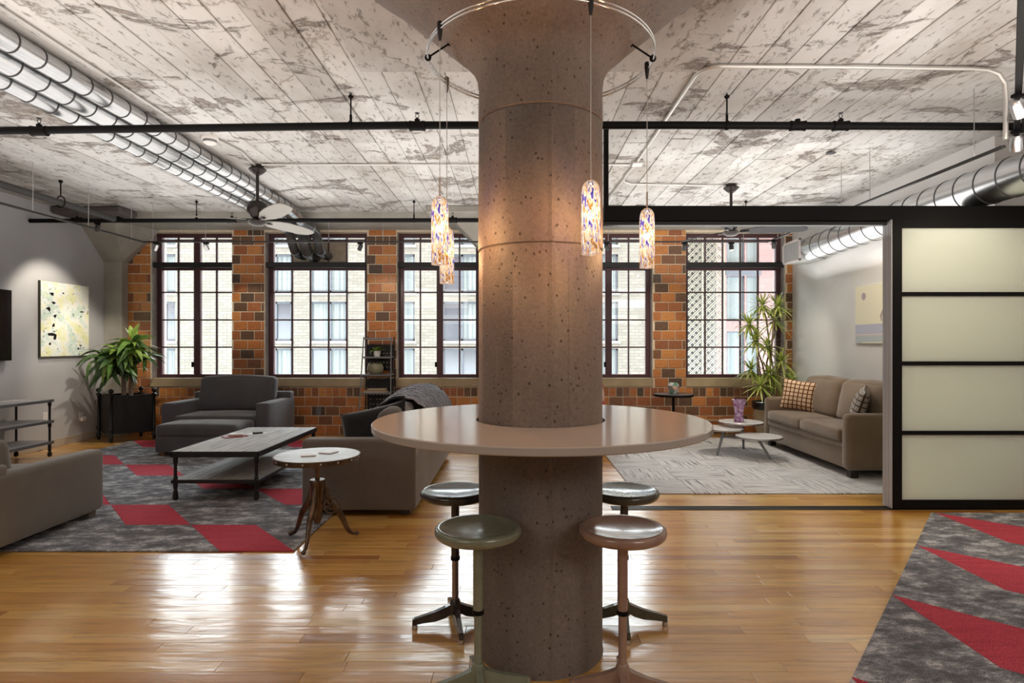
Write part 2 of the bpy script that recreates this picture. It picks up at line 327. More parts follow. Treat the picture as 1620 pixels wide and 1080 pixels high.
# ------------------------------------------------------------------ mesh helpers
class MB:
    def __init__(s): s.v = []; s.f = []; s.m = []; s.t = []; s.mi = 0; s.ti = 0.0
    def add(s, vs, fs):
        o = len(s.v); s.v += [tuple(v) for v in vs]
        for f in fs: s.f.append([i + o for i in f]); s.m.append(s.mi); s.t.append(s.ti)
        return s
    def box(s, x0, x1, y0, y1, z0, z1):
        v = [(x0, y0, z0), (x1, y0, z0), (x1, y1, z0), (x0, y1, z0), (x0, y0, z1), (x1, y0, z1), (x1, y1, z1), (x0, y1, z1)]
        return s.add(v, [(0, 3, 2, 1), (4, 5, 6, 7), (0, 1, 5, 4), (1, 2, 6, 5), (2, 3, 7, 6), (3, 0, 4, 7)])
    def bbox(s, x0, x1, y0, y1, z0, z1, b=.004):   # box whose edges are chamfered
        xs = (x0, x1); ys = (y0, y1); zs = (z0, z1); v = []; idx = {}
        for i in (0, 1):
            for j in (0, 1):
                for k in (0, 1):
                    sx = b if i == 0 else -b; sy = b if j == 0 else -b; sz = b if k == 0 else -b
                    p = (xs[i], ys[j], zs[k])
                    idx[i, j, k, 0] = len(v); v.append((p[0], p[1] + sy, p[2] + sz))
                    idx[i, j, k, 1] = len(v); v.append((p[0] + sx, p[1], p[2] + sz))
                    idx[i, j, k, 2] = len(v); v.append((p[0] + sx, p[1] + sy, p[2]))
        f = []
        q = lambda *a: f.append(a)
        I = idx
        q(I[0,0,0,0], I[0,0,1,0], I[0,1,1,0], I[0,1,0,0]); q(I[1,0,0,0], I[1,1,0,0], I[1,1,1,0], I[1,0,1,0])
        q(I[0,0,0,1], I[1,0,0,1], I[1,0,1,1], I[0,0,1,1]); q(I[0,1,0,1], I[0,1,1,1], I[1,1,1,1], I[1,1,0,1])
        q(I[0,0,0,2], I[0,1,0,2], I[1,1,0,2], I[1,0,0,2]); q(I[0,0,1,2], I[1,0,1,2], I[1,1,1,2], I[0,1,1,2])
        for j in (0, 1):
            for k in (0, 1):   # edges along x
                q(I[0,j,k,1], I[1,j,k,1], I[1,j,k,2], I[0,j,k,2])
        for i in (0, 1):
            for k in (0, 1): q(I[i,0,k,0], I[i,1,k,0], I[i,1,k,2], I[i,0,k,2])
        for i in (0, 1):
            for j in (0, 1): q(I[i,j,0,0], I[i,j,1,0], I[i,j,1,1], I[i,j,0,1])
        for i in (0, 1):
            for j in (0, 1):
                for k in (0, 1): q(I[i,j,k,0], I[i,j,k,1], I[i,j,k,2])
        return s.add(v, f)
    def tube(s, pts, r, n=10, cap=True, radii=None, flat=1.0):
        P = [Vector(p) for p in pts]; rings = []; up = None
        for i, p in enumerate(P):
            d = (P[min(i + 1, len(P) - 1)] - P[max(i - 1, 0)]).normalized()
            if up is None: up = Vector((0, 0, 1)) if abs(d.z) < .9 else Vector((1, 0, 0))
            side = d.cross(up).normalized(); up = side.cross(d).normalized()
            rr = radii[i] if radii else r
            rings.append([p + (side * cos(2 * pi * k / n) * flat + up * sin(2 * pi * k / n)) * rr for k in range(n)])
        v = [q for ring in rings for q in ring]; f = []
        for i in range(len(P) - 1):
            for k in range(n): f.append((i * n + k, i * n + (k + 1) % n, (i + 1) * n + (k + 1) % n, (i + 1) * n + k))
        if cap: f.append(tuple(range(n - 1, -1, -1))); f.append(tuple((len(P) - 1) * n + k for k in range(n)))
        return s.add(v, f)
    def cyl(s, a, b, r, n=12, r2=None): return s.tube([a, b], r, n, True, [r, r if r2 is None else r2])
    def lathe(s, prof, n=24, c=(0, 0, 0), close=False):
        v = []; f = []
        for (r, z) in prof:
            for k in range(n): v.append((c[0] + r * cos(2 * pi * k / n), c[1] + r * sin(2 * pi * k / n), c[2] + z))
        for i in range(len(prof) - 1):
            for k in range(n): f.append((i * n + k, i * n + (k + 1) % n, (i + 1) * n + (k + 1) % n, (i + 1) * n + k))
        if not close:
            if prof[0][0] > 1e-5: f.append(tuple(range(n - 1, -1, -1)))
            if prof[-1][0] > 1e-5: f.append(tuple((len(prof) - 1) * n + k for k in range(n)))
        else:
            i = len(prof) - 1
            for k in range(n): f.append((i * n + k, i * n + (k + 1) % n, (k + 1) % n, k))
        return s.add(v, f)
    def prism(s, poly, z0, z1, tf=None):
        n = len(poly); v = [(x, y, z0) for x, y in poly] + [(x, y, z1) for x, y in poly]
        if tf: v = [tf(*p) for p in v]
        f = [tuple(range(n - 1, -1, -1)), tuple(range(n, 2 * n))] + [(i, (i + 1) % n, n + (i + 1) % n, n + i) for i in range(n)]
        return s.add(v, f)
    def sphere(s, c, r, n=12, m=8, sc=(1, 1, 1)):
        prof = [(max(r * sin(pi * i / m), 0), -r * cos(pi * i / m)) for i in range(m + 1)]
        o = len(s.v); s.lathe(prof, n, (0, 0, 0))
        s.v[o:] = [(c[0] + x * sc[0], c[1] + y * sc[1], c[2] + z * sc[2]) for x, y, z in s.v[o:]]; return s
    def rbox(s, x0, x1, y0, y1, z0, z1, r=.03, puff=(0, 0, 0), n=6, wob=0, seed=0, tf=None):
        h = ((x1 - x0) / 2, (y1 - y0) / 2, (z1 - z0) / 2); c = ((x0 + x1) / 2, (y0 + y1) / 2, (z0 + z1) / 2)
        r = min(r, min(h) * .98)
        def axis(hh):
            a = [-hh, -hh + r * .12, -hh + r * .45, -hh + r]
            mid = [-(hh - r) + 2 * (hh - r) * i / n for i in range(1, n)]
            return a + mid + [hh - r, hh - r * .45, hh - r * .12, hh]
        ax = [axis(q) for q in h]; vid = {}; V = []; F = []
        def vert(p):
            key = tuple(round(q, 5) for q in p)
            if key in vid: return vid[key]
            inner = [max(-(h[i] - r), min(h[i] - r, p[i])) for i in range(3)]
            d = Vector([p[i] - inner[i] for i in range(3)]); L = d.length
            q = [inner[i] + (d[i] / L * r if L > 1e-9 else 0) for i in range(3)]
            u = [p[i] / h[i] for i in range(3)]
            for k in range(3):
                o1, o2 = [j for j in range(3) if j != k]
                q[k] += u[k] * puff[k] * (1 - u[o1] ** 2) * (1 - u[o2] ** 2)
            if wob:
                nv = noise.noise_vector(Vector(((q[0] + c[0]) * 5 + seed, (q[1] + c[1]) * 5, (q[2] + c[2]) * 5)))
                q = [q[i] + nv[i] * wob for i in range(3)]
            vid[key] = len(V); V.append((q[0] + c[0], q[1] + c[1], q[2] + c[2])); return vid[key]
        for k in range(3):
            o1, o2 = [j for j in range(3) if j != k]
            for sg in (-1, 1):
                for i in range(len(ax[o1]) - 1):
                    for j in range(len(ax[o2]) - 1):
                        q = []
                        for a, b in ((i, j), (i + 1, j), (i + 1, j + 1), (i, j + 1)):
                            p = [0, 0, 0]; p[k] = sg * h[k]; p[o1] = ax[o1][a]; p[o2] = ax[o2][b]; q.append(vert(p))
                        if (sg > 0) == (k == 1): q = q[::-1]
                        F.append(tuple(q))
        if tf: V = [tf(Vector(p)) for p in V]
        return s.add(V, F)
    def build(s, name, mats, parent=None, smooth=False, loc=None, rot=None, off=None):
        me = bpy.data.meshes.new(name)
        v = s.v if off is None else [(a - off[0], b - off[1], c - off[2]) for a, b, c in s.v]
        me.from_pydata(v, [], s.f)
        if not isinstance(mats, (list, tuple)): mats = [mats]
        for m in mats: me.materials.append(M[m] if isinstance(m, str) else m)
        me.polygons.foreach_set('material_index', s.m)
        if any(s.t):
            a = me.attributes.new('tint', 'FLOAT', 'FACE'); a.data.foreach_set('value', s.t)
        if smooth:
            bm_ = bmesh.new(); bm_.from_mesh(me); bmesh.ops.recalc_face_normals(bm_, faces=bm_.faces); bm_.to_mesh(me); bm_.free()
            me.shade_smooth()
            try: me.set_sharp_from_angle(angle=R(smooth if smooth > 1 else 35))
            except Exception: pass
        me.update()
        o = bpy.data.objects.new(name, me); C.objects.link(o)
        if parent is not None: o.parent = parent
        if loc is not None: o.location = loc
        if rot is not None: o.rotation_euler = rot
        return o

def B(*a): return MB().box(*a)
def thing(name, label, cat, loc=(0, 0, 0), rz=0, group=None):
    o = bpy.data.objects.new(name, None); C.objects.link(o); o.location = loc; o.rotation_euler = (0, 0, rz)
    o.empty_display_size = .1; o['label'] = label; o['category'] = cat
    if group: o['group'] = group
    return o
def tag(o, label, cat, group=None, kind=None):
    o['label'] = label; o['category'] = cat
    if group: o['group'] = group
    if kind: o['kind'] = kind
    return o
def struct(o, label=None):
    o['kind'] = 'structure'
    if label: o['label'] = label
    return o
def sroot(name, label=None, loc=(0, 0, 0)):
    o = bpy.data.objects.new(name, None); C.objects.link(o); o.location = loc; return struct(o, label)

XL, XR, YB, YF, ZC, ZD = -6.25, 4.24, 9.24, -3.0, 3.25, 3.14
XN = 6.0

# ------------------------------------------------------------------ floor
floor = struct(B(XL - .2, XN + .2, YF - .2, YB + .4, -.15, -.014).build('floor', 'subfloor'), 'oak strip floor with a glossy finish')
pw = .083; rest = MB(); npl = 0; y = YF; rows = []
while y < YB: rows.append(y); y += pw
for ri, y in enumerate(rows):
    x = XL - random.uniform(0, 1.0); tl = .5
    XE = XN if y < 5.25 else XR
    while x < XE:
        L = random.choice([.55, .8, 1.1, 1.35, 1.6]); x0, x1 = max(x, XL), min(x + L, XE); x += L
        if x1 - x0 < .05: continue
        tint = min(1, max(.02, random.gauss(.5, .26)))
        a = (x0 + .0009, x1 - .0009, y + .0008, min(y + pw, YB) - .0008, -.014, 0)
        yc = y + pw / 2
        seen = 2.3 < yc < 4.55 and x1 > -.86 * yc and x0 < .85 * yc and npl < 292
        if seen:
            q = MB(); q.ti = tint; q.bbox(*a, b=.0009); q.build('plank', 'plank', floor); npl += 1
        else: rest.ti = tint; rest.box(*a)
o = rest.build('plank', 'plank', floor); o['kind'] = 'stuff'

# ------------------------------------------------------------------ walls
wb = sroot('wall_back', 'brick window wall of glazed rust and brown blocks')
OPEN = [(-5.64, -4.39), (-3.89, -2.31), (-1.85, -.57), (.78, 2.09), (2.60, 4.13)]
ZS0, ZS, ZT = .73, .865, 3.115
mw = MB(); edges = [XL] + [e for o_ in OPEN for e in o_] + [XR]
yb0, yb1 = YB + .008, YB + .42
for i in range(0, len(edges), 2): mw.box(edges[i], edges[i + 1], yb0, yb1, 0, ZC)
for a, b in OPEN: mw.box(a, b, yb0, yb1, 0, ZS0); mw.box(a, b, yb0, yb1, ZT, ZC)
mw.build('mortar_wall', 'mortar', wb)
CH = .1455; BL = .213
bricks = []
def course(x0, x1, z, off, bl):
    x = x0 - off
    while x < x1 - .01:
        a, b = max(x, x0), min(x + bl, x1); x += bl
        if b - a > .03: bricks.append((a, b, z))
for k in range(4): course(XL, XR, k * CH, 0 if k % 2 else BL / 2, BL)
course(XL, XR, 4 * CH, .0, BL / 2)
for i in range(0, len(edges), 2):
    for k in range(17):
        z = 5 * CH + k * CH
        if z > ZD: break
        course(edges[i], edges[i + 1], z, (BL * .38 if k % 2 else BL * .88), BL)
def hidden(a, b, z):
    px0, px1 = 818 + 950 * a / YB, 818 + 950 * b / YB; py = 543 - 950 * (z + .07 - 1.4) / YB
    if px0 > 757 and px1 < 953: return True
    if px1 < 190: return True
    if 256 < px0 and px1 < 466 and py > 600: return True
    if 545 < px0 and px1 < 953 and py > 640: return True
    if px0 > 1215 and py > 630: return True
    return px0 > 953 and px1 < 1120 and py > 655
bm = {}; restb = MB(); nb = 0
random.shuffle(bricks)
for a, b, z in bricks:
    tint = round(random.choice([random.uniform(.02, .35), random.uniform(.35, .95), random.uniform(.5, 1)]), 1) + .02
    z1 = min(z + CH - .011, ZD); g = .0065
    if hidden(a, b, z) or nb >= 298:
        restb.ti = tint; restb.box(a + g, b - g, YB - .004, YB + .02, z + .0055, z1); continue
    nb += 1; wd = round(b - a - 2 * g, 3); key = (wd, tint, round(z1 - z, 3))
    if key not in bm:
        q = MB(); q.ti = tint; q.bbox(0, wd, 0, .022, 0, z1 - z - .0055, b=.004)
        o = q.build('brick', 'brick', wb, loc=(a + g, YB - .005 - random.uniform(0, .003), z + .0055)); bm[key] = o.data
    else:
        o = bpy.data.objects.new('brick', bm[key]); C.objects.link(o); o.parent = wb; o.location = (a + g, YB - .005 - random.uniform(0, .003), z + .0055)
o = restb.build('brick', 'brick', wb); o['kind'] = 'stuff'
rv = MB()
for a, b in OPEN:
    rv.box(a - .001, a + .004, YB + .03, yb1, ZS, ZT); rv.box(b - .004, b + .001, YB + .03, yb1, ZS, ZT)
rv.build('reveal_lining', 'reveal', wb)
for a, b in OPEN:   # stone sills
    ex = .0
    q = MB().bbox(a - ex, b + ex, YB - .022, yb1, ZS0 + .004, ZS, b=.006); q.build('sill', 'sill', wb)
q = MB().bbox(2.55, 3.95, YB - .04, YB + .01, .205, .232, b=.005); struct(q.build('trim_1', 'sill'), 'narrow ledge along the bricks low under the last window')

def outer_wall(name, m, lab, *a):
    return struct(B(*a).build(name, m), lab)
wl = outer_wall('wall_left', 'wall', 'grey painted wall', XL - .2, XL, YF, YB + .42, 0, ZC)
wr = outer_wall('wall_right', 'wallr', 'pale painted wall', XR, XR + .2, 5.33, YB + .42, 0, ZC)
outer_wall('wall_right_near', 'wallr', 'pale painted wall of the front bay', XN, XN + .2, YF, 5.33, 0, ZC)
outer_wall('wall_return', 'wallr', 'pale return wall behind the sliding panels', XR + .2, XN + .2, 5.33, 5.45, 0, ZC)
outer_wall('sky_blocking_storeys', 'brickout', 'unseen upper storeys added to keep sky light off the facade opposite', -30, 30, YB + .02, YB + .42, ZC + .25, 30)  # unseen mass put in to block sky from the facade across the street
wf = outer_wall('wall_behind', 'wallr', 'pale wall behind the camera', XL, XN, YF - .2, YF, 0, ZC)
struct(MB().bbox(XL, XL + .016, YF, 9.08, 0, .11, b=.003).build('baseboard_left', 'baseb'))
struct(MB().bbox(XR - .016, XR, 5.6, 9.2, 0, .11, b=.003).build('baseboard_right', 'white'))

# ------------------------------------------------------------------ ceiling with board marks, drop panels and capitals
ceil = struct(B(XL - .2, XN + .2, YF - .2, YB + .42, ZC, ZC + .25).build('ceiling', 'ceiling'), 'board-marked raw concrete ceiling')
x = XL; bw = [.17, .2, .23, .19]
while x < XN:
    wdt = random.choice(bw); x1 = min(x + wdt, XN); y = YF; YE = 8.4 if x1 <= XR + .01 else 5.33
    if x < XR < x1: x1 = XR; YE = 8.4
    while y < YE:
        L = random.choice([3.0, 4.2, 5.5]); y1 = min(y + L, YE); q = MB(); q.ti = random.uniform(.05, 1)
        q.bbox(x + .003, x1 - .003, y + .003, y1 - .003, ZC - .004 - random.uniform(.001, .013), ZC + .01, b=.003)
        q.build('concrete_board', 'ceiling', ceil); y = y1
    x = x1
q = MB().bbox(XL, XR, 8.4, YB, ZD + .004, ZC + .01, b=.01); q.build('edge_beam', 'beam', ceil)
# left corner column
q = MB(); q.bbox(XL, -5.98, 9.08, YB + .003, 0, 2.66, b=.008)
q.add([(XL, 9.08, 2.63), (-5.98, 9.08, 2.63), (-5.98, YB, 2.63), (XL, YB, 2.63), (XL, 8.55, ZD), (-5.74, 8.55, ZD), (-5.5, YB, ZD), (XL, YB, ZD)],
      [(0, 1, 5, 4), (1, 2, 6, 5), (4, 5, 6, 7), (0, 4, 7, 3)])
struct(q.build('corner_column', 'beam'), 'grey concrete corner column with a flared top by the left wall')
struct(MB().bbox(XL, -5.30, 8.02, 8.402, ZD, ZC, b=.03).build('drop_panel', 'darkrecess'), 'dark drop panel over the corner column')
q = MB(); cx0 = .10
q.bbox(cx0 - .26, cx0 + .26, 8.95, YB + .003, 0, 2.45, b=.02)
q.add([(cx0 - .26, 8.95, 2.4), (cx0 + .26, 8.95, 2.4), (cx0 + .26, YB, 2.4), (cx0 - .26, YB, 2.4), (cx0 - 1.0, 8.35, ZD), (cx0 + 1.0, 8.35, ZD), (cx0 + 1.0, YB, ZD), (cx0 - 1.0, YB, ZD)],
      [(0, 1, 5, 4), (1, 2, 6, 5), (3, 0, 4, 7), (4, 5, 6, 7)])
struct(q.build('wall_column', 'beam'), 'flared concrete column at the brick wall, behind the big round column')
struct(MB().bbox(-1.22, 1.7, 8.0, 8.402, ZD, ZC, b=.02).build('drop_panel', 'beam'), 'grey drop panel over the wall column')

# the great round column
CX, CY, CR = .108, 2.78, .285
col = sroot('round_column', 'massive round concrete column with a mushroom capital', (CX, CY, 0))
prof = [(CR + .004, 0), (CR, .01)]
for z in (1.82, 2.40): prof += [(CR, z - .006), (CR - .005, z), (CR + .002, z + .006)]
prof += [(CR, 2.56), (CR + .008, 2.62), (CR + .03, 2.67), (CR + .075, 2.72)]
zz = 2.72
while zz < 3.21: zz += .04; prof.append((CR + .075 + (zz - 2.72) * 1.16, min(zz, 3.222)))
n = 256; q = MB(); q.lathe(prof, n)
vv = []
for (x, y, z) in q.v:
    r0 = sqrt(x * x + y * y); d = noise.noise(Vector((x * 7, y * 7, z * 2.2))) * .0035 + noise.noise(Vector((x * 25, y * 25, z * 12))) * .0012
    a = atan2(y, x)
    k = max(0, 1 - abs(a - (-pi / 2 + .12 + .01 * sin(z * 4))) / .045); d += .008 * k * (1 + .6 * noise.noise(Vector((0, 0, z * 14))))
    s_ = (r0 + d) / r0 if r0 > 0 else 1
    vv.append((x * s_, y * s_, z))
q.v = vv
q.build('shaft', 'column', col, smooth=40)
struct(MB().bbox(CX - 1.16, CX + 1.12, CY - 1.2, CY + 1.25, 3.218, 3.26, b=.006).build('drop_panel', 'ceiling', None), 'square drop panel above the mushroom capital')

# ------------------------------------------------------------------ windows
def window(idx, x0, x1, mull):
    wn = sroot('window_%d' % idx, None, ((x0 + x1) / 2, YB + .3, ZS))
    ox, oy, oz = (x0 + x1) / 2, YB + .3, ZS
    off = (ox, oy, oz); yg = YB + .19; fw = .075
    q = MB()
    for a, b in ((x0, x0 + fw), (x1 - fw, x1)): q.bbox(a, b, yg - .03, yg + .05, ZS, ZT, b=.006)
    q.bbox(x0, x1, yg - .032, yg + .05, ZS, .918, b=.006); q.bbox(x0, x1, yg - .032, yg + .05, 3.055, ZT, b=.006)
    q.build('frame', 'maroon', wn, off=off)
    q = MB(); q.bbox(x0, x1, yg - .02, yg + .045, 2.545, 2.60, b=.004); q.build('transom_rail', 'maroon', wn, off=off)
    q = MB().bbox(x0 + .002, x1 - .002, YB + .045, yg - .035, 2.575, 2.655, b=.005); q.build('transom_bar', 'iron', wn, off=off)
    zr = [.918, 1.34, 1.768, 2.2, 2.545]; zu = [2.655, 3.02, 3.055]
    a, b = x0 + fw, x1 - fw; mm = MB(); xs = []
    if mull:
        mc = (a + b) / 2; mm2 = MB().bbox(mc - .05, mc + .05, yg - .028, yg + .045, .918, 3.055, b=.006); mm2.build('mullion', 'maroon', wn, off=off)
        MB().bbox(mc - .075, mc - .045, yg - .05, yg - .02, 1.03, 1.11, b=.003).build('latch', 'black', wn, off=off)
        h1 = (a, mc - .05); h2 = (mc + .05, b); cols = [(h1[0], sum(h1) / 2), (sum(h1) / 2, h1[1]), (h2[0], sum(h2) / 2), (sum(h2) / 2, h2[1])]
        cuts = [sum(h1) / 2, sum(h2) / 2]
    else:
        w5 = (b - a) / 5; cols = [(a + i * w5, a + (i + 1) * w5) for i in range(5)]; cuts = [a + i * w5 for i in range(1, 5)]
    t = .011
    for c in cuts: mm.box(c - t, c + t, yg - .012, yg + .02, .918, 2.545); mm.box(c - t, c + t, yg - .012, yg + .02, 2.60, 3.055)
    for z in (1.34, 1.768, 2.2, 3.02): mm.box(a, b, yg - .010, yg + .018, z - t, z + t)
    mm.build('muntin', 'maroon', wn, off=off)
    for (c0, c1) in cols:
        for z0, z1 in list(zip(zr[:-1], zr[1:])) + [(2.60, 3.02), (3.02, 3.055)]:
            if idx == 2 and z0 == 2.60 and c0 > a + .1 and c1 < b - .1: continue
            B(c0 + .008, c1 - .008, yg + .003, yg + .006, z0 + .006, z1 - .006).build('pane', 'glass', wn, off=off)
    if idx == 2:
        MB().bbox(a + w5 + .012, b - w5 - .012, yg - .01, yg + .03, 2.61, 3.01, b=.004).build('vent_panel', pm('tan_vent_panel', (.40, .34, .26), .8, 0, (.34, .28, .21), 14, .3, 60), wn, off=off)
    return wn
for i, (a, b) in enumerate(OPEN): window(i + 1, a, b, i in (0, 2, 3))

# ------------------------------------------------------------------ outside: facade across the street, side building, screen, ground
struct(B(-60, 60, 9.8, 90, -9.2, -9).build('ground', 'street'), 'street far below')
FX = lambda px, Y=30: (px - 818) * Y / 950
FZ = lambda py, Y=30: 1.4 - (py - 543) * Y / 950
fac = thing('apartment_building', 'cream brick apartment building with curtained windows across the street', 'building', (0, 30, -9))
wins = []
colsx = [(-250, -170), (-60, 20), (110, 150), (236, 277), (404, 461), (490, 548), (600, 656), (700, 757), (830, 880), (920, 978), (1060, 1130), (1290, 1340)]
rowsy = [(327, 387), (402, 462), (477, 539), (551, 612), (626, 686)]
def cut_wall(q, xs, zs, X0, X1, Z0, Z1, y0, y1):
    xs = sorted(xs); cur = X0
    for a, b in xs: q.box(cur, a, y0, y1, Z0, Z1); cur = b
    q.box(cur, X1, y0, y1, Z0, Z1)
    for a, b in xs:
        c = Z0
        for z0, z1 in sorted(zs): q.box(a, b, y0, y1, c, z0); c = z1
        q.box(a, b, y0, y1, c, Z1)
xs = [(FX(a), FX(b)) for a, b in colsx]; zs = [(FZ(b), FZ(a)) for a, b in rowsy]
q = MB(); cut_wall(q, xs, zs, -45, 26, -9, 8.7, 30, 31); q.build('wall', 'cream_brick', fac, off=(0, 30, -9))
B(-45, 26, 31, 31.5, -9, 8.7).build('rear_wall', 'darkrecess', fac, off=(0, 30, -9))
for (x0, x1) in xs:
    for (z0, z1) in zs:
        wi = MB(); wi.bbox(x0, x0 + .1, 30.12, 30.3, z0, z1, b=.01); wi.bbox(x1 - .1, x1, 30.12, 30.3, z0, z1, b=.01)
        wi.box(x0, x1, 30.12, 30.3, z0, z0 + .1); wi.box(x0, x1, 30.12, 30.3, z1 - .1, z1)
        xm = x0 + (x1 - x0) * .54; wi.box(xm - .06, xm + .06, 30.12, 30.3, z0, z1)
        wi = wi.build('window', 'bluewall', fac, off=(0, 30, -9))
        cl = random.random() < .55
        B(x0 + .1, xm - .06, 30.2, 30.22, z0 + .1, z1 - .1).build('pane', 'curtain' if cl else 'farglass', wi, off=(0, 30, -9))
        B(xm + .06, x1 - .1, 30.2, 30.22, z0 + .1, z1 - .1).build('pane', 'curtain' if (cl or random.random() < .5) else 'farglass', wi, off=(0, 30, -9))
        MB().bbox(x0 - .1, x1 + .1, 29.93, 30.2, z0 - .14, z0, b=.01).build('window_sill', 'limestone', fac, off=(0, 30, -9))
# brick building standing nearer on the right
sb = thing('side_building', 'pink brick building seen through the last window beside the ivory screen', 'building', (6, 16.5, -9))
of = (6, 16.5, -9); X0, X1 = FX(1146, 16), FX(1300, 16)
xs2 = [(FX(1150, 16), FX(1178, 16)), (FX(1181, 16), FX(1201, 16))]; zs2 = [(FZ(b, 16), FZ(a, 16)) for a, b in ((300, 354), (372, 418), (436, 508), (524, 612))]
q = MB(); cut_wall(q, xs2, zs2, X0, X1, -9, 6.5, 16, 16.8); q.build('wall', 'pink_brick', sb, off=of)
for (x0, x1) in xs2:
    for (z0, z1) in zs2:
        wi = MB(); wi.box(x0, x0 + .03, 16.05, 16.2, z0, z1); wi.box(x1 - .03, x1, 16.05, 16.2, z0, z1); wi.box(x0, x1, 16.05, 16.2, z0, z0 + .04); wi.box(x0, x1, 16.05, 16.2, z1 - .04, z1)
        wi = wi.build('window', 'bluewall', sb, off=of)
        B(x0 + .03, x1 - .03, 16.1, 16.12, z0 + .04, z1 - .04).build('pane', 'curtain', wi, off=of)
B(xs2[0][0] - .03, xs2[1][1] + .03, 15.95, 16.0, FZ(436, 16) + .01, FZ(418, 16) - .01).build('spandrel', 'bluewall', sb, off=of)
# perforated screen
sc = thing('lattice_screen', 'tall ivory metal screen of crossing diagonal bars outside the last window', 'screen', (4.3, 14, -9))
x0, x1, z0, z1 = FX(1060, 14), FX(1144, 14), -1.0, 5.6; of = (4.3, 14, -9)
q = MB()
def bar(q, x, z, dx, t, y):
    # diagonal from z0 up, clipped to the panel
    pts = []
    zb = z; xb = x; L = (z1 - zb)
    xe = xb + dx * L
    ts = 0.0; te = L
    if dx > 0: ts = max(ts, (x0 - xb)); te = min(te, (x1 - xb))
    else: ts = max(ts, (xb - x1)); te = min(te, (xb - x0))
    if zb + ts < z0: ts = z0 - zb
    if te - ts < .03: return
    a = (xb + dx * ts, zb + ts); b = (xb + dx * te, zb + te); nx, nz = t / 2 * .707, t / 2 * .707 * (-dx)
    q.add([(a[0] - nx, y, a[1] - nz), (a[0] + nx, y, a[1] + nz), (b[0] + nx, y, b[1] + nz), (b[0] - nx, y, b[1] - nz),
           (a[0] - nx, y + .02, a[1] - nz), (a[0] + nx, y + .02, a[1] + nz), (b[0] + nx, y + .02, b[1] + nz), (b[0] - nx, y + .02, b[1] - nz)],
          [(0, 1, 2, 3), (7, 6, 5, 4), (0, 4, 5, 1), (2, 6, 7, 3), (1, 5, 6, 2), (3, 7, 4, 0)])
P = .185
z = z0 - (x1 - x0)
k = 0
while z < z1:
    for dz in (0, .055): bar(q, x0, z + dz, 1, .022, 14.0); bar(q, x1, z + dz, -1, .022, 14.022)
    z += P; k += 1
o = q.build('lattice_bar', 'ivory', sc, off=of); o['kind'] = 'stuff'
q = MB(); q.box(x0 - .04, x0, 13.98, 14.05, z0, z1); q.box(x1, x1 + .04, 13.98, 14.05, z0, z1); q.box((x0 + x1) / 2 + .12, (x0 + x1) / 2 + .15, 13.98, 14.05, z0, z1); q.box(x0 - .04, x1 + .04, 13.98, 14.05, z0 - .05, z0)
q.build('screen_frame', 'ivory', sc, off=of)
B(x0, x1, 14.5, 14.6, z0 - 8, z1).build('dark_backing', 'duct_dark', sc, off=of)

# ------------------------------------------------------------------ round bar table hung on the column, with its stools
t = thing('bar_table', 'large round taupe bar table wrapped around the concrete column', 'table', (CX, CY, 0))
Rt = .762
MB().lathe([(CR + .012, 1.02), (Rt - .004, 1.018), (Rt, 1.022), (Rt, 1.046), (Rt - .005, 1.05), (CR + .012, 1.05)], 128, close=True).build('tabletop', 'tabletop', t, smooth=20)
for a in (-115, -68, -5, 50, 115, 180):
    q = MB(); q.bbox(CR + .004, CR + .012, -.035, .035, .93, 1.017, b=.002); q.bbox(CR + .004, CR + .26, -.035, .035, 1.009, 1.017, b=.002)
    q.add([(CR + .01, -.004, .95), (CR + .01, -.004, 1.01), (CR + .17, -.004, 1.01), (CR + .01, .004, .95), (CR + .01, .004, 1.01), (CR + .17, .004, 1.01)], [(0, 1, 2), (5, 4, 3), (0, 3, 4, 1), (1, 4, 5, 2), (2, 5, 3, 0)])
    b = q.build('bracket', 'black', t, rot=(0, 0, R(a)))
    for yy in (-.016, .016): MB().lathe([(.009, 0), (.007, .006), (0, .008)], 8).build('bolt', 'chrome', b, loc=(CR + .012, yy, .955), rot=(0, R(90), 0))

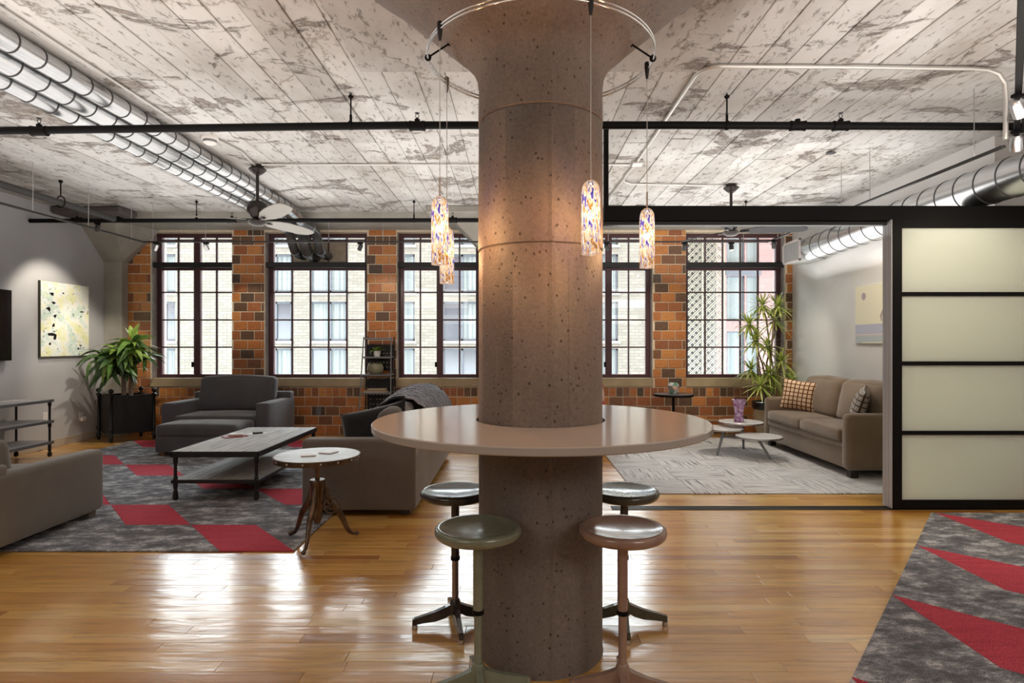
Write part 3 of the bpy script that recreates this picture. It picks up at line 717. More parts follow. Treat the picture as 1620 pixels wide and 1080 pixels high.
def stool(x, y, rz, mat, post, label):
    t = thing('bar_stool', label, 'stool', (x, y, 0), R(rz), 'round metal stools around the column')
    MB().lathe([(0, .628), (.135, .626), (.158, .630), (.170, .640), (.174, .655), (.170, .668), (.161, .674), (.152, .672), (.12, .663), (.06, .657), (0, .655)], 56, close=False).build('seat', mat, t, smooth=60)
    MB().lathe([(.05, .615), (.06, .628)], 20).build('seat_plate', mat, t)
    MB().cyl((0, 0, .33), (0, 0, .62), .0205, 20).build('upper_post', mat, t, smooth=True)
    MB().cyl((0, 0, .09), (0, 0, .335), .0165, 20).build('lower_post', post, t, smooth=True)
    MB().lathe([(.0225, .322), (.0235, .326), (.0235, .336), (.0225, .34)], 20).build('collar', 'black', t, smooth=True)
    MB().lathe([(.03, .05), (.034, .07), (.03, .10), (.022, .125), (.019, .13)], 20).build('hub', mat, t, smooth=60)
    for k in range(4):
        a = pi / 2 * k; prof = [(.018, .108, .045), (.05, .094, .05), (.10, .076, .045), (.16, .062, .034), (.205, .052, .03)]
        q = MB(); v = []; f = []
        for r, zt, h in prof:
            wd = .021 - .05 * r * .9 if r < .2 else .0115
            wd = max(wd, .011); v += [(r, -wd, zt - h), (r, wd, zt - h), (r, wd * .75, zt), (r, -wd * .75, zt)]
        for i in range(4):
            for j in range(4): f.append((i * 4 + j, i * 4 + (j + 1) % 4, i * 4 + 4 + (j + 1) % 4, i * 4 + 4 + j))
        f += [(0, 3, 2, 1), (16, 17, 18, 19)]; q.add(v, f)
        q.bbox(.19, .212, -.0115, .0115, .018, .05, b=.003)
        l = q.build('leg', mat, t, rot=(0, 0, a))
        MB().lathe([(.012, 0), (.014, .003), (.013, .02)], 14, (.2, 0, 0)).build('foot_cap', 'steel', l, smooth=True)
    return t
stool(-.308, 2.995, -76, 'stool_black', 'copperpost', 'black metal stool with worn coppery lower post beside the column')
stool(.535, 3.0, -5, 'stool_olive', 'stool_olive', 'dark olive metal stool behind the dusty pink one')
stool(-.155, 2.395, 11, 'stool_green', 'stool_green', 'sage green enamelled metal stool standing in front of the black one')
stool(.420, 2.39, 84, 'stool_pink', 'stool_pink', 'dusty pink enamelled metal stool in front of the column')

# ring rail and pendants
t = thing('ring_light_rail', 'circular double wire lighting rail around the column capital', 'light rail', (CX, CY, 2.71))
RR = .517
def ring(r, z, rr): return [(r + rr * cos(2 * pi * i / 8), z + rr * sin(2 * pi * i / 8)) for i in range(8)]
MB().lathe(ring(RR, .008, .0042), 96, close=True).build('rail', 'chrome', t, smooth=60)
MB().lathe(ring(RR, -.008, .0042), 96, close=True).build('rail', 'chrome', t, smooth=60)
for a in (183, -2, 85):
    ca, sa = cos(R(a)), sin(R(a)); q = MB()
    q.cyl((ca * RR, sa * RR, 0), (ca * .385, sa * .385, .09), .0045, 8); q.sphere((ca * RR, sa * RR, 0), .016, 12, 8)
    q.cyl((ca * .425, sa * .425, .06), (ca * .375, sa * .375, .10), .008, 10, .013); q.build('standoff', 'black', t, smooth=60)
def pendant(x, y, ztop, label, r=.035, dark=True):
    t = thing('pendant_lamp', label, 'lamp', (x, y, ztop - .282), 0, 'art glass pendants on the ring rail')
    H = 2.71 - (ztop - .282)
    MB().lathe([(.006, H - .055), (.009, H - .03), (.012, H - .005), (.012, H + .02), (.009, H + .024)], 12).build('connector', 'iron' if dark else 'steel', t, smooth=60)
    MB().cyl((0, 0, .36), (0, 0, H - .05), .0017, 6).build('cord', 'emt', t)
    MB().cyl((0, 0, .28), (0, 0, .36), .0042, 8).build('stem', 'copperpost', t, smooth=True)
    d = bpy.data.lights.new('pendant_bulb', 'POINT'); d.energy = PENDK; d.color = (1, .72, .45); d.shadow_soft_size = .014
    lo = bpy.data.objects.new('pendant_bulb', d); C.objects.link(lo); lo.parent = t; lo.location = (0, 0, .16)
    sh = MB().lathe([(r - .003, .004), (r, 0), (r + .001, .05), (r, .235), (r * .93, .256), (r * .72, .272), (r * .4, .281), (.005, .283)], 40).build('shade', 'shade', t, smooth=60)
    return t
def on_ring(a): return CX + RR * cos(R(a)), CY + RR * sin(R(a))
pendant(-.32, 2.49, 2.008, 'brightest art glass pendant, streaked white and violet, hanging in front of a shorter looking one')
pendant(-.352, 3.01, 1.982, 'amber flecked art glass pendant half hidden behind the brightest one', dark=False)
pendant(.282, 2.295, 2.022, 'violet and white art glass pendant hanging against the front of the column', .0355)
pendant(.617, 2.85, 2.04, 'amber and blue flecked art glass pendant hanging before the brick pier')

# ------------------------------------------------------------------ sofas
def sofa(name, label, x, y, rz, W, D, fab, seats, backs, arm_h=.6, arm_t=.16, seat=.43, back=.82, frame_back=.68, foot='woodleg', foot_h=.07, bwid=None, sg=.0, roll=.03, cat='sofa'):
    t = thing(name, label, cat, (x, y, 0), R(rz)); w2 = W / 2
    MB().rbox(-w2 + arm_t * .8, w2 - arm_t * .8, -D / 2 + .025, D / 2 - .02, foot_h + .01, seat - .155, .012, n=3).build('base', fab, t, smooth=50)
    MB().rbox(-w2 + arm_t * .8, w2 - arm_t * .8, -D / 2 + .01, D / 2 - .02, seat - .20, seat - .13, .02, n=3).build('front_rail', fab, t, smooth=50)
    for sgn in (-1, 1):
        a, b = (-w2, -w2 + arm_t) if sgn < 0 else (w2 - arm_t, w2)
        MB().rbox(a, b, -D / 2, D / 2, foot_h, arm_h, roll, n=4, wob=.002).build('arm', fab, t, smooth=50)
    MB().rbox(-w2 + .01, w2 - .01, D / 2 - .17, D / 2, foot_h, frame_back, .03, n=4, wob=.002).build('back', fab, t, smooth=50)
    i0, i1 = -w2 + arm_t, w2 - arm_t; cw = (i1 - i0) / seats
    for k in range(seats):
        c = MB().rbox(i0 + k * cw + .004, i0 + (k + 1) * cw - .004, -D / 2 - .01, D / 2 - .2, seat - .135, seat, .035, (0, .006, .02), 6, .003, k).build('seat_cushion', fab, t, smooth=60)
        q = MB(); a, b, f = i0 + k * cw + .03, i0 + (k + 1) * cw - .03, -D / 2 - .013
        q.tube([(a, f + .012, seat - .012), (b, f + .012, seat - .012)], .004, 6)
        q.build('piping', fab, c)
    cb = (i1 - i0) / backs
    for k in range(backs):
        yb = D / 2 - .2; H = back - seat
        def lean(p, yb=yb): return Vector((p.x, p.y + (p.z - seat) * .2 - .06, p.z))
        MB().rbox(i0 + k * cb + .004, i0 + (k + 1) * cb - .004, yb - .16, yb + .03, seat + .0, back, .06, (0, .05, .03), 7, .006, k + 3, lean).build('back_cushion', fab, t, smooth=60)
    for sx in (-1, 1):
        for sy in (-1, 1):
            MB().bbox(sx * (w2 - .08) - .04, sx * (w2 - .08) + .04, sy * (D / 2 - .09) - .04, sy * (D / 2 - .09) + .04, 0.012, foot_h + .015, b=.004).build('foot', foot, t)
    return t
sofa('armchair_sofa', 'dark grey wide armchair with one big back cushion below the windows', -4.0, 8.42, 0, 1.42, .97, 'gsofa', 1, 1, .61, .17, .44, .92, .70, cat='armchair')
t = thing('ottoman', 'dark grey ottoman pushed against the front of the wide armchair', 'ottoman', (-3.95, 7.64, 0))
MB().rbox(-.50, .50, -.27, .26, .06, .25, .02, n=4).build('base', 'gsofa', t, smooth=50)
MB().rbox(-.505, .505, -.275, .265, .24, .40, .05, (0, .006, .025), 7, .003).build('cushion', 'gsofa', t, smooth=60)
for sx in (-1, 1):
    for sy in (-1, 1): MB().bbox(sx * .43 - .035, sx * .43 + .035, sy * .2 - .035, sy * .2 + .035, .012, .075, b=.003).build('foot', 'woodleg', t)
sofa('long_sofa', 'long dark taupe sofa seen from its arm end, beside the round bar table', -1.28, 6.1, -90, 2.52, .92, 'csofa', 3, 3, .625, .17, .44, .84, .68, 'blackleg', .05)
sofa('near_sofa', 'grey brown fabric sofa seen from behind its arm beside the rug', -4.36, 4.36, 180, 2.0, 1.08, 'nsofa', 2, 2, .545, .15, .42, .74, .60, 'nsofa', .06, roll=.04)
sofa('brown_sofa', 'brown tweed two-seat sofa against the pale wall', 3.80, 7.2, -90, 2.12, .83, 'bsofa', 2, 2, .675, .15, .50, .96, .80, 'blackleg', .09, roll=.055)

def pillow(name, label, W, H, T, mat, loc, rot, group=None):
    n = 14; v = []; f = []; uv = []
    for sgn in (1, -1):
        for j in range(n + 1):
            for i in range(n + 1):
                x = -1 + 2 * i / n; y = -1 + 2 * j / n
                tk = ((1 - abs(x) ** 2.6) * (1 - abs(y) ** 2.6)); tk = max(tk, 0) ** .55
                px = x * (1 - .07 * (1 - y * y)); py = y * (1 - .07 * (1 - x * x))
                d = noise.noise(Vector((x * 2, y * 2, sgn))) * .012
                v.append((px * W / 2, py * H / 2, sgn * (T / 2 * tk + .002) + d * tk)); uv.append(((x + 1) / 2, (y + 1) / 2))
    m = (n + 1) ** 2
    for s_ in (0, 1):
        for j in range(n):
            for i in range(n):
                a = s_ * m + j * (n + 1) + i; q = (a, a + 1, a + n + 2, a + n + 1); f.append(q if s_ == 0 else q[::-1])
    for i in range(n):
        for a, b in ((i, i + 1), ((n) * (n + 1) + i + 1, (n) * (n + 1) + i), ((i + 1) * (n + 1), i * (n + 1)), (i * (n + 1) + n, (i + 1) * (n + 1) + n)):
            f.append((b, a, a + m, b + m))
    o = MB().add(v, f).build(name, mat, None, smooth=60, loc=loc, rot=[R(a) for a in rot])
    me = o.data; ul = me.uv_layers.new(name='UVMap')
    for lp in me.loops: ul.data[lp.index].uv = uv[lp.vertex_index]
    return tag(o, label, 'cushion', group)
pillow('cushion', 'black cushion leaning in the corner of the long taupe sofa', .60, .44, .16, 'darkp', (-1.22, 5.16, .645), (70, -13, -4))
pillow('patterned_cushion', 'brown and cream link patterned cushion at the plant end of the brown sofa', .46, .40, .15, 'pil', (3.69, 7.84, .72), (80, 6, -42))
pillow('patterned_cushion', 'grey link patterned cushion at the panel end of the brown sofa', .46, .42, .15, 'pil2', (3.72, 6.52, .72), (72, 6, -120))

# knitted throw over the long sofa's back
n, m_ = 34, 26; v = []; f = []
prof = [(-1.42, .60), (-1.36, .74), (-1.27, .84), (-1.16, .90), (-1.05, .925), (-.95, .905), (-.87, .84), (-.80, .74), (-.775, .62), (-.768, .50)]
def pint(u):
    u *= len(prof) - 1; i = min(int(u), len(prof) - 2); fr = u - i
    return [prof[i][k] * (1 - fr) + prof[i + 1][k] * fr for k in (0, 1)]
for j in range(m_ + 1):
    yy = 5.55 + 1.5 * j / m_
    for i in range(n + 1):
        x, z = pint(i / n); e = max(0, sin(pi * j / m_)) ** .4
        d = noise.noise(Vector((x * 5, yy * 6, z * 3))) * .035 + sin(yy * 22 + x * 6) * .008
        v.append((x + (.012 if x > -.9 else -.01) , yy + noise.noise(Vector((x * 3, z * 3, j * .02))) * .04, z - .035 + abs(d) + .05 * sin(pi * min(1, max(0, j / m_))) ** 2))
for j in range(m_):
    for i in range(n): a = j * (n + 1) + i; f.append((a, a + 1, a + n + 2, a + n + 1))
thr = MB().add(v, f).build('throw_blanket', 'blanket', None, smooth=60); md = thr.modifiers.new('s', 'SOLIDIFY'); md.thickness = .02; md.offset = 1
tag(thr, 'grey melange knitted throw draped over the back of the long sofa', 'blanket')

# ------------------------------------------------------------------ rugs of separate tiles
def clip(poly, half):   # half: list of (nx, ny, c): keep nx*x+ny*y<=c
    for nx, ny, c in half:
        out = []
        for i in range(len(poly)):
            a, b = poly[i], poly[(i + 1) % len(poly)]; da, db = nx * a[0] + ny * a[1] - c, nx * b[0] + ny * b[1] - c
            if da <= 0: out.append(a)
            if da * db < 0: k = da / (da - db); out.append((a[0] + (b[0] - a[0]) * k, a[1] + (b[1] - a[1]) * k))
        poly = out
        if len(poly) < 3: return None
    return poly
def ins(poly, e):
    cx = sum(p[0] for p in poly) / len(poly); cy = sum(p[1] for p in poly) / len(poly)
    return [(x + (cx - x) * e / max(.05, sqrt((cx - x) ** 2 + (cy - y) ** 2)), y + (cy - y) * e / max(.05, sqrt((cx - x) ** 2 + (cy - y) ** 2))) for x, y in poly]
def area(p): return abs(sum(p[i][0] * p[(i + 1) % len(p)][1] - p[(i + 1) % len(p)][0] * p[i][1] for i in range(len(p)))) / 2
def tile(poly, mat, root, off):
    o = MB().prism(ins(poly, .0015), .003, .0115).build('rug_tile', mat, root, off=off); return o
t = thing('tile_rug', 'charcoal rug with crimson slanted tiles under the wooden coffee table', 'rug', (-3.5, 6.3, 0))
of = (-3.5, 6.3, 0); half = [(-1, 0, 5.5), (1, 0, -1.5), (0, -1, -4.03), (0, 1, 8.6)]
MB().box(-5.495, -1.505, 4.035, 8.595, .0005, .004).build('backing', 'rug_side', t, off=off if False else of)
H7 = (8.6 - 4.03) / 8
for r_ in range(8):
    yb, yt = 4.03 + r_ * H7, 4.03 + (r_ + 1) * H7
    for k in range(-1, 9):
        xt = -6.0 + .5 * k; pl = clip([(xt, yt), (xt + .5, yb), (xt + 1.0, yb), (xt + .5, yt)], half)
        if not pl or area(pl) < .004: continue
        red = (abs(xt % 2 - (1.5 if r_ % 2 == 0 else .5)) < .01)
        tile(pl, 'rug_red' if red else 'rug_grey', t, of)
t = thing('tile_rug', 'charcoal rug with pointed crimson tiles in front of the frosted panels', 'rug', (3.2, 3.2, 0))
of = (3.2, 3.2, 0); nx, ny = -.771, .636; c0 = nx * 2.07 + ny * 3.32
half = [(nx, ny, c0), (1, 0, 5.2), (0, 1, 4.93), (0, -1, -1.0)]
bp = clip([(0, 0), (8, 0), (8, 6), (0, 6)], half); MB().prism(bp, .0005, .004).build('backing', 'rug_side', t, off=of)
for i in range(-8, 9):
    for j in range(-6, 9):
        x, y = 2.07 + .68 * j, 3.32 + .745 * i - .68 * j
        pl = clip([(x, y), (x, y - .745), (x + .68, y - .745 - .68), (x + .68, y - .68)], half)
        if not pl or area(pl) < .003: continue
        red = (i % 2 == 0 and (i // 2) % 1 == 0 and j == i // 2) or (i % 2 == 0 and j == i // 2 + 2)
        tile(pl, 'rug_red' if red else 'rug_grey', t, of)
t = thing('striped_rug', 'light grey rug of striped square tiles under the three-disc table', 'rug', (2.5, 7.2, 0))
of = (2.5, 7.2, 0); MB().box(1.105, 4.0, 5.575, 8.845, .0005, .004).build('backing', 'rug_side', t, off=of)
ts = (8.85 - 5.57) / 6
for i in range(6):
    for j in range(6):
        x0, x1 = 1.10 + j * ts, min(1.10 + (j + 1) * ts, 4.0)
        if x1 - x0 < .05: continue
        o = MB().box(x0 + .0015, x1 - .0015, 5.57 + i * ts + .0015, 5.57 + (i + 1) * ts - .0015, .003, .0115).build('rug_tile', 'st0' if (i + j) % 2 else 'st1', t, off=of)

# ------------------------------------------------------------------ coffee table with casters, and what lies on it
def caster(parent, x, y, h=.075, mat='iron'):
    q = MB(); q.cyl((x, y, h - .02), (x, y, h + .03), .014, 10); q.bbox(x - .016, x - .012, y - .018, y + .018, .022, h - .01, b=.001); q.bbox(x + .012, x + .016, y - .018, y + .018, .022, h - .01, b=.001); q.bbox(x - .016, x + .016, y - .018, y + .018, h - .018, h - .01, b=.001)
    c = q.build('caster', mat, parent); MB().cyl((x - .009, y, .034), (x + .009, y, .034), .022, 14).build('wheel', 'rubber', c, smooth=40); return c
t = thing('coffee_table', 'industrial coffee table of weathered grey planks on black pipe legs with casters', 'table', (-2.64, 6.0, .0115))
w2, d2 = .385, .765
for k in range(5):
    a, b = -w2 + .01 + k * (2 * w2 - .02) / 5, -w2 + .01 + (k + 1) * (2 * w2 - .02) / 5
    q = MB(); q.ti = random.uniform(.2, 1); q.bbox(a + .0015, b - .0015, -d2 + .012, d2 - .012, .413, .445, b=.003); q.build('plank', 'barn', t)
    q = MB(); q.ti = random.uniform(.2, 1); q.bbox(a + .0015, b - .0015, -d2 + .02, d2 - .02, .175, .197, b=.003); q.build('plank', 'barn', t)
for z0, z1, e in ((.395, .445, 0), (.165, .197, .01)):
    q = MB(); q.bbox(-w2 + e, -w2 + .01 + e, -d2, d2, z0, z1, b=.002); q.bbox(w2 - .01 - e, w2 - e, -d2, d2, z0, z1, b=.002)
    q.bbox(-w2, w2, -d2 + e, -d2 + .012 + e, z0, z1, b=.002); q.bbox(-w2, w2, d2 - .012 - e, d2 - e, z0, z1, b=.002); q.build('metal_band', 'iron', t)
for sx in (-1, 1):
    for sy in (-1, 1):
        x, y = sx * (w2 - .03), sy * (d2 - .03)
        l = MB().lathe([(.013, .06), (.019, .065), (.019, .10), (.013, .105), (.019, .13), (.019, .215), (.0135, .22), (.0135, .335), (.02, .345), (.02, .41)], 14, (x, y, 0)).build('leg', 'iron', t, smooth=40)
        caster(l, x, y)
ZT_ = .4565
q = MB().bbox(-.075, .075, -.11, .11, 0, .008, b=.002).build('notebook', 'redbook', loc=(-2.86, 6.08, ZT_), rot=(0, 0, R(-50))); tag(q, 'thin red notebook lying on the coffee table', 'notebook')
q = MB(); q.prism([(-.09, -.07), (.09, -.07), (.09, .07), (-.09, .07)], 0, .004); q = q.build('paper_sheet', 'paperw', loc=(-2.72, 6.26, ZT_), rot=(0, 0, R(-8))); tag(q, 'white folded papers on the coffee table behind the notebook', 'paper')
q = MB().rbox(-.07, .07, -.028, .028, 0, .022, .01, n=3).build('remote_control', 'plastic', smooth=50, loc=(-2.85, 6.09, ZT_ + .009), rot=(0, 0, R(12))); tag(q, 'white handheld remote lying across the red notebook', 'remote')
q = MB().rbox(-.05, .05, -.02, .02, 0, .016, .007, n=3).build('sunglasses_case', 'rubber', smooth=50, loc=(-2.70, 6.25, ZT_ + .005), rot=(0, 0, R(30))); tag(q, 'small black case on the white papers', 'case')

# ------------------------------------------------------------------ crank side table
t = thing('crank_side_table', 'round zinc topped side table on a bronze crank base with three curved legs', 'side table', (-1.40, 4.21, .0118))
MB().lathe([(0, .585), (.285, .585), (.288, .588), (.288, .608), (.284, .6105), (0, .6105)], 64).build('tabletop', 'zinc', t, smooth=20)
rim = MB().lathe([(.2885, .574), (.2925, .574), (.2925, .609), (.2885, .609)], 64, close=True).build('rim', 'bronze', t, smooth=35)
for k in range(16):
    a = 2 * pi * k / 16; MB().sphere((0, 0, 0), .0065, 8, 6, (.6, 1, 1)).build('rivet', 'steel', rim, smooth=60, loc=(.2925 * cos(a), .2925 * sin(a), .592), rot=(0, 0, a))
MB().cyl((0, 0, .30), (0, 0, .586), .017, 18).build('screw_post', 'bronze', t, smooth=True)
MB().lathe([(.02, .13), (.03, .16), (.036, .2), (.036, .25), (.04, .26), (.05, .40), (.053, .405), (.053, .43), (.05, .436), (.018, .436)], 28).build('body', 'bronze', t, smooth=40)
for k in range(3):
    a = (-90 + 120 * k)
    pts = [(.04, .40), (.062, .36), (.07, .31), (.085, .27), (.115, .235), (.15, .19), (.178, .13), (.20, .075), (.225, .035), (.25, .018), (.272, .016)]
    q = MB(); P3 = [(r, 0, z) for r, z in pts]
    q.tube(P3, .02, 10, True, [.013, .017, .021, .026, .027, .024, .020, .017, .014, .012, .011], flat=.8)
    q.tube([(r + .008, 0, z + .014) for r, z in pts[1:8]], .006, 6); q.sphere((.276, 0, .017), .0165, 10, 8)
    q.tube([(.035, 0, .27), (.06, 0, .25), (.09, 0, .25)], .012, 8)
    q.build('leg', 'bronze', t, smooth=60, rot=(0, 0, R(a)))
cw = MB(); cw.cyl((.04, -.02, .27), (.115, -.055, .27), .006, 8); cr = cw.build('crank_shaft', 'bronze', t, smooth=60)
q = MB(); q.lathe([(.052 + .006 * cos(2 * pi * i / 8), .006 * sin(2 * pi * i / 8)) for i in range(8)], 28, close=True)
for k in range(5):
    a = 2 * pi * k / 5; q.cyl((0, 0, 0), (.05 * cos(a), .05 * sin(a), 0), .004, 6)
q.cyl((0, 0, -.01), (0, 0, .012), .011, 10); q.build('crank_wheel', 'bronze', t, smooth=60, loc=(.118, -.06, .27), rot=(R(82), 0, R(30)))
for k, (x, y, a, lb) in enumerate([(-1.45, 4.17, 20, 'pale square coaster lying nearest the edge on the zinc side table'), (-1.34, 4.27, -20, 'pale square coaster overlapping the other one on the zinc side table')]):
    q = MB().bbox(-.05, .05, -.05, .05, 0, .007, b=.002).build('coaster', 'ceram', loc=(x, y, .6235), rot=(0, 0, R(a))); tag(q, lb, 'coaster', 'coasters on the side table')

# ------------------------------------------------------------------ three-disc table, vase
t = thing('disc_coffee_table', 'low table of three staggered white discs on splayed metal legs', 'table', (2.83, 7.55, .0135))
of = (2.83, 7.55, 0.0)
for (x, y, z, r) in ((2.90, 7.78, .378, .275), (2.62, 7.66, .315, .25), (2.95, 7.33, .262, .27)):
    d = MB().lathe([(0, z - .022), (r - .004, z - .022), (r, z - .018), (r, z - .003), (r - .004, z), (0, z)], 56, (x, y, 0)).build('disc_top', 'whitetop', t, smooth=20, off=of)
    MB().lathe([(r + .0005, z - .023), (r + .003, z - .023), (r + .003, z - .004), (r + .0005, z - .004)], 56, (x, y, 0), close=True).build('metal_edge', 'steel', d, smooth=35, off=of)
for (x, y, a, b, zt) in ((2.475, 7.43, 2.60, 7.55, .293), (2.98, 7.90, 2.93, 7.80, .356), (3.03, 7.17, 2.93, 7.33, .24)):
    MB().tube([(x, y, 0), (a, b, zt)], .016, 10, radii=[.013, .019]).build('leg', 'greyp', t, smooth=60, off=of)
q = MB(); q.cyl((2.60, 7.55, .21), (2.95, 7.35, .21), .011, 8); q.cyl((2.95, 7.35, .21), (2.94, 7.80, .21), .011, 8); q.cyl((2.94, 7.80, .21), (2.60, 7.55, .21), .011, 8); q.build('stretcher', 'greyp', t, smooth=60, off=of)
q = MB(); prof = [(0, .0), (.062, .0), (.064, .02), (.052, .07), (.055, .12), (.07, .2), (.086, .285), (.082, .287), (.066, .2), (.05, .12), (.045, .05), (0, .04)]
q.lathe(prof, 12); q.v = [(x * (1 + .05 * sin(z * 60 + atan2(y, x) * 6)), y * (1 + .05 * sin(z * 60 + atan2(y, x) * 6)), z) for x, y, z in q.v]
q = q.build('glass_vase', 'vaseglass', loc=(2.86, 7.74, .392)); tag(q, 'purple and clear cut glass vase standing on the highest white disc', 'vase')

# round pedestal table with a faceted holder, under the brick pier
t = thing('pedestal_table', 'small round black rimmed pedestal table under the brick pier', 'side table', (2.27, 8.72, .0118))
MB().lathe([(0, .635), (.275, .635), (.278, .64), (.278, .655), (0, .655)], 48).build('tabletop', 'greyp', t, smooth=35)
rim = MB().lathe([(.279, .622), (.285, .622), (.285, .656), (.279, .656)], 48, close=True).build('rim', 'black', t, smooth=35)
MB().cyl((0, 0, .3), (0, 0, .636), .019, 14).build('post', 'black', t, smooth=True)
MB().lathe([(.04, .14), (.05, .28), (.05, .36), (.03, .38)], 20).build('body', 'black', t, smooth=40)
for k in range(3): MB().tube([(.03, 0, .34), (.09, 0, .27), (.16, 0, .16), (.2, 0, .06), (.25, 0, .016)], .016, 8, True, [.018, .02, .017, .014, .014]).build('leg', 'black', t, smooth=60, rot=(0, 0, R(30 + 120 * k)))
q = MB()
zs_ = [(.045, 0), (.085, .05), (.085, .12), (.055, .165)]
for i, (r, z) in enumerate(zs_):
    for k in range(6): a = pi / 3 * k + (pi / 6 if i % 2 else 0); q.v.append((r * cos(a), r * sin(a), z))
for i in range(3):
    for k in range(6):
        o_ = 0 if i % 2 == 0 else 1
        A, Bq = i * 6 + k, i * 6 + (k + 1) % 6; Cq, Dq = (i + 1) * 6 + (k + (0 if i % 2 == 0 else 1)) % 6, (i + 1) * 6 + (k + (1 if i % 2 == 0 else 0)) % 6
        for fc in ((A, Bq, (i + 1) * 6 + (k if i % 2 == 0 else (k + 1) % 6)), (Bq if i % 2 == 0 else A, (i + 1) * 6 + ((k + 1) % 6 if i % 2 == 0 else (k + 1) % 6), (i + 1) * 6 + k)):
            q.f.append(list(fc)); q.m.append((i * 3 + k * 2) % 4); q.t.append(0)
q.f.append([5, 4, 3, 2, 1, 0]); q.m.append(1); q.t.append(0)
q = q.build('faceted_holder', ['plastic', 'geo_k', 'geo_g', 'geo_p'], loc=(2.27, 8.72, .668)); tag(q, 'faceted candle holder in green, white and blush on the pedestal table', 'candle holder')

# ------------------------------------------------------------------ patchwork chair half behind the column
t = thing('patchwork_chair', 'red patchwork fabric chair mostly hidden by the big column', 'chair', (1.0, 7.9, .0118), R(15))
def leanb(p): return Vector((p.x, p.y + (p.z - .42) * .22, p.z))
MB().rbox(-.27, .27, -.28, .24, .28, .42, .04, (0, 0, .02), 5).build('seat', 'chairpat', t, smooth=60)
MB().rbox(-.26, .26, .14, .24, .38, .86, .045, (0, .02, .02), 5, tf=leanb).build('backrest', 'chairpat', t, smooth=60)
for sx in (-1, 1):
    for sy in (-1, 1): MB().cyl((sx * .24, sy * .22, 0), (sx * .21, sy * .19, .29), .012, 10, .018).build('leg', 'woodleg', t, smooth=True)

# ------------------------------------------------------------------ ladder shelf and its things
t = thing('ladder_shelf', 'narrow dark metal ladder shelf with pierced back between two windows', 'shelf', (-2.08, 8.95, 0))
sl = lambda z: -.22 + .20 * (z / 1.5)          # front rails lean back
for sx in (-1, 1):
    wx = lambda z: .24 - .035 * z / 1.5
    MB().tube([(sx * wx(0), -.24, 0), (sx * wx(1.5), .0, 1.5)], .009, 8).build('front_rail', 'greyp', t, smooth=60)
    MB().tube([(sx * wx(0), .2, 0), (sx * wx(1.5), .2, 1.5)], .009, 8).build('rear_rail', 'iron', t, smooth=60)
shz = [.30, .665, .93, 1.19, 1.47]
for z in shz:
    yf = -.24 + .16 * z; w_ = .235 - .024 * z
    if z > 1.4: yf = .0
    q = MB(); q.bbox(-w_, w_, yf, .2, z, z + .008, b=.002); q.bbox(-w_, w_, yf - .004, yf + .002, z - .012, z + .014, b=.002); q.build('shelf_plate', 'greyp', t)
for z0, z1 in ((.31, .66), (.94, 1.18)):
    q = MB(); q.bbox(-.2, .2, .19, .194, z0 + .05, z1 + .2, b=.001); bp_ = q.build('back_plate', 'iron', t)
    dots = MB()
    for i in range(7):
        for j in range(4): dots.cyl((-.15 + .05 * i, .186, z0 + .10 + .07 * j), (-.15 + .05 * i, .189, z0 + .10 + .07 * j), .008, 6)
    dots.build('perforation', 'paperc', bp_)['kind'] = 'stuff'
q = MB(); q.tube([(-.2, .185, .68), (.2, .185, .92)], .007, 6); q.tube([(-.2, .185, 1.2), (.18, .185, .95)], .007, 6); q.tube([(-.2, .185, .62), (.2, .185, .34)], .007, 6); q.build('cross_brace', 'iron', t, smooth=60)
LX, LY = -2.08, 8.95
def leafmesh(L, W, droop, n=6, fold=.25, mats=2, edge=True):
    v = []; f = []; tt = []
    for i in range(n + 1):
        s_ = i / n; wd = W * (sin(pi * min(1, s_ * .92 + .08)) ** .75) * (1 if s_ < .96 else .2) + (.002 if i < n else 0)
        a = droop * s_; x = L * (s_ - droop * s_ * s_ * .18); z = L * (.30 * s_ - droop * .55 * s_ ** 2.1)
        zf = wd * fold
        v += [(x, -wd, z + zf), (x, -wd * .5, z + zf * .4), (x, 0, z), (x, wd * .5, z + zf * .4), (x, wd, z + zf)]
    q = MB(); q.v = v
    for i in range(n):
        for k in range(4): a = i * 5 + k; q.f.append([a, a + 1, a + 6, a + 5]); q.m.append(0); q.t.append(1.0 if (k in (0, 3) and edge) else .01)
    return q
def small_plant(name, label, x, y, z, pot, leafm_, r, h, nl, L, cat='plant'):
    t = thing(name, label, cat, (x, y, z))
    MB().lathe([(0, 0), (r * .75, 0), (r * .95, h * .5), (r, h), (r * .88, h), (r * .8, h * .85), (0, h * .85)], 20).build('pot', pot, t, smooth=50)
    for k in range(nl):
        a = 2 * pi * k / nl + random.random(); q = leafmesh(L * random.uniform(.7, 1.1), L * .28, random.uniform(.3, 1.2), 4)
        q.build('leaf', leafm_, t, loc=(0, 0, h * .85), rot=(0, R(-random.uniform(5, 60)), a))
    return t
small_plant('potted_plant', 'small white pot with a leafy plant on the top visible tier of the ladder shelf', LX - .02, LY + .06, 1.199, 'ceram', 'leafl', .055, .09, 9, .14)
q = MB().lathe([(0, 0), (.08, 0), (.11, .03), (.122, .09), (.11, .14), (.10, .155), (.11, .165), (.10, .167), (.09, .15), (.11, .09), (0, .02)], 28).build('glazed_jar', 'olive', smooth=60, loc=(LX - .04, LY + .05, .939)); tag(q, 'squat olive green glazed jar on the ladder shelf', 'jar')
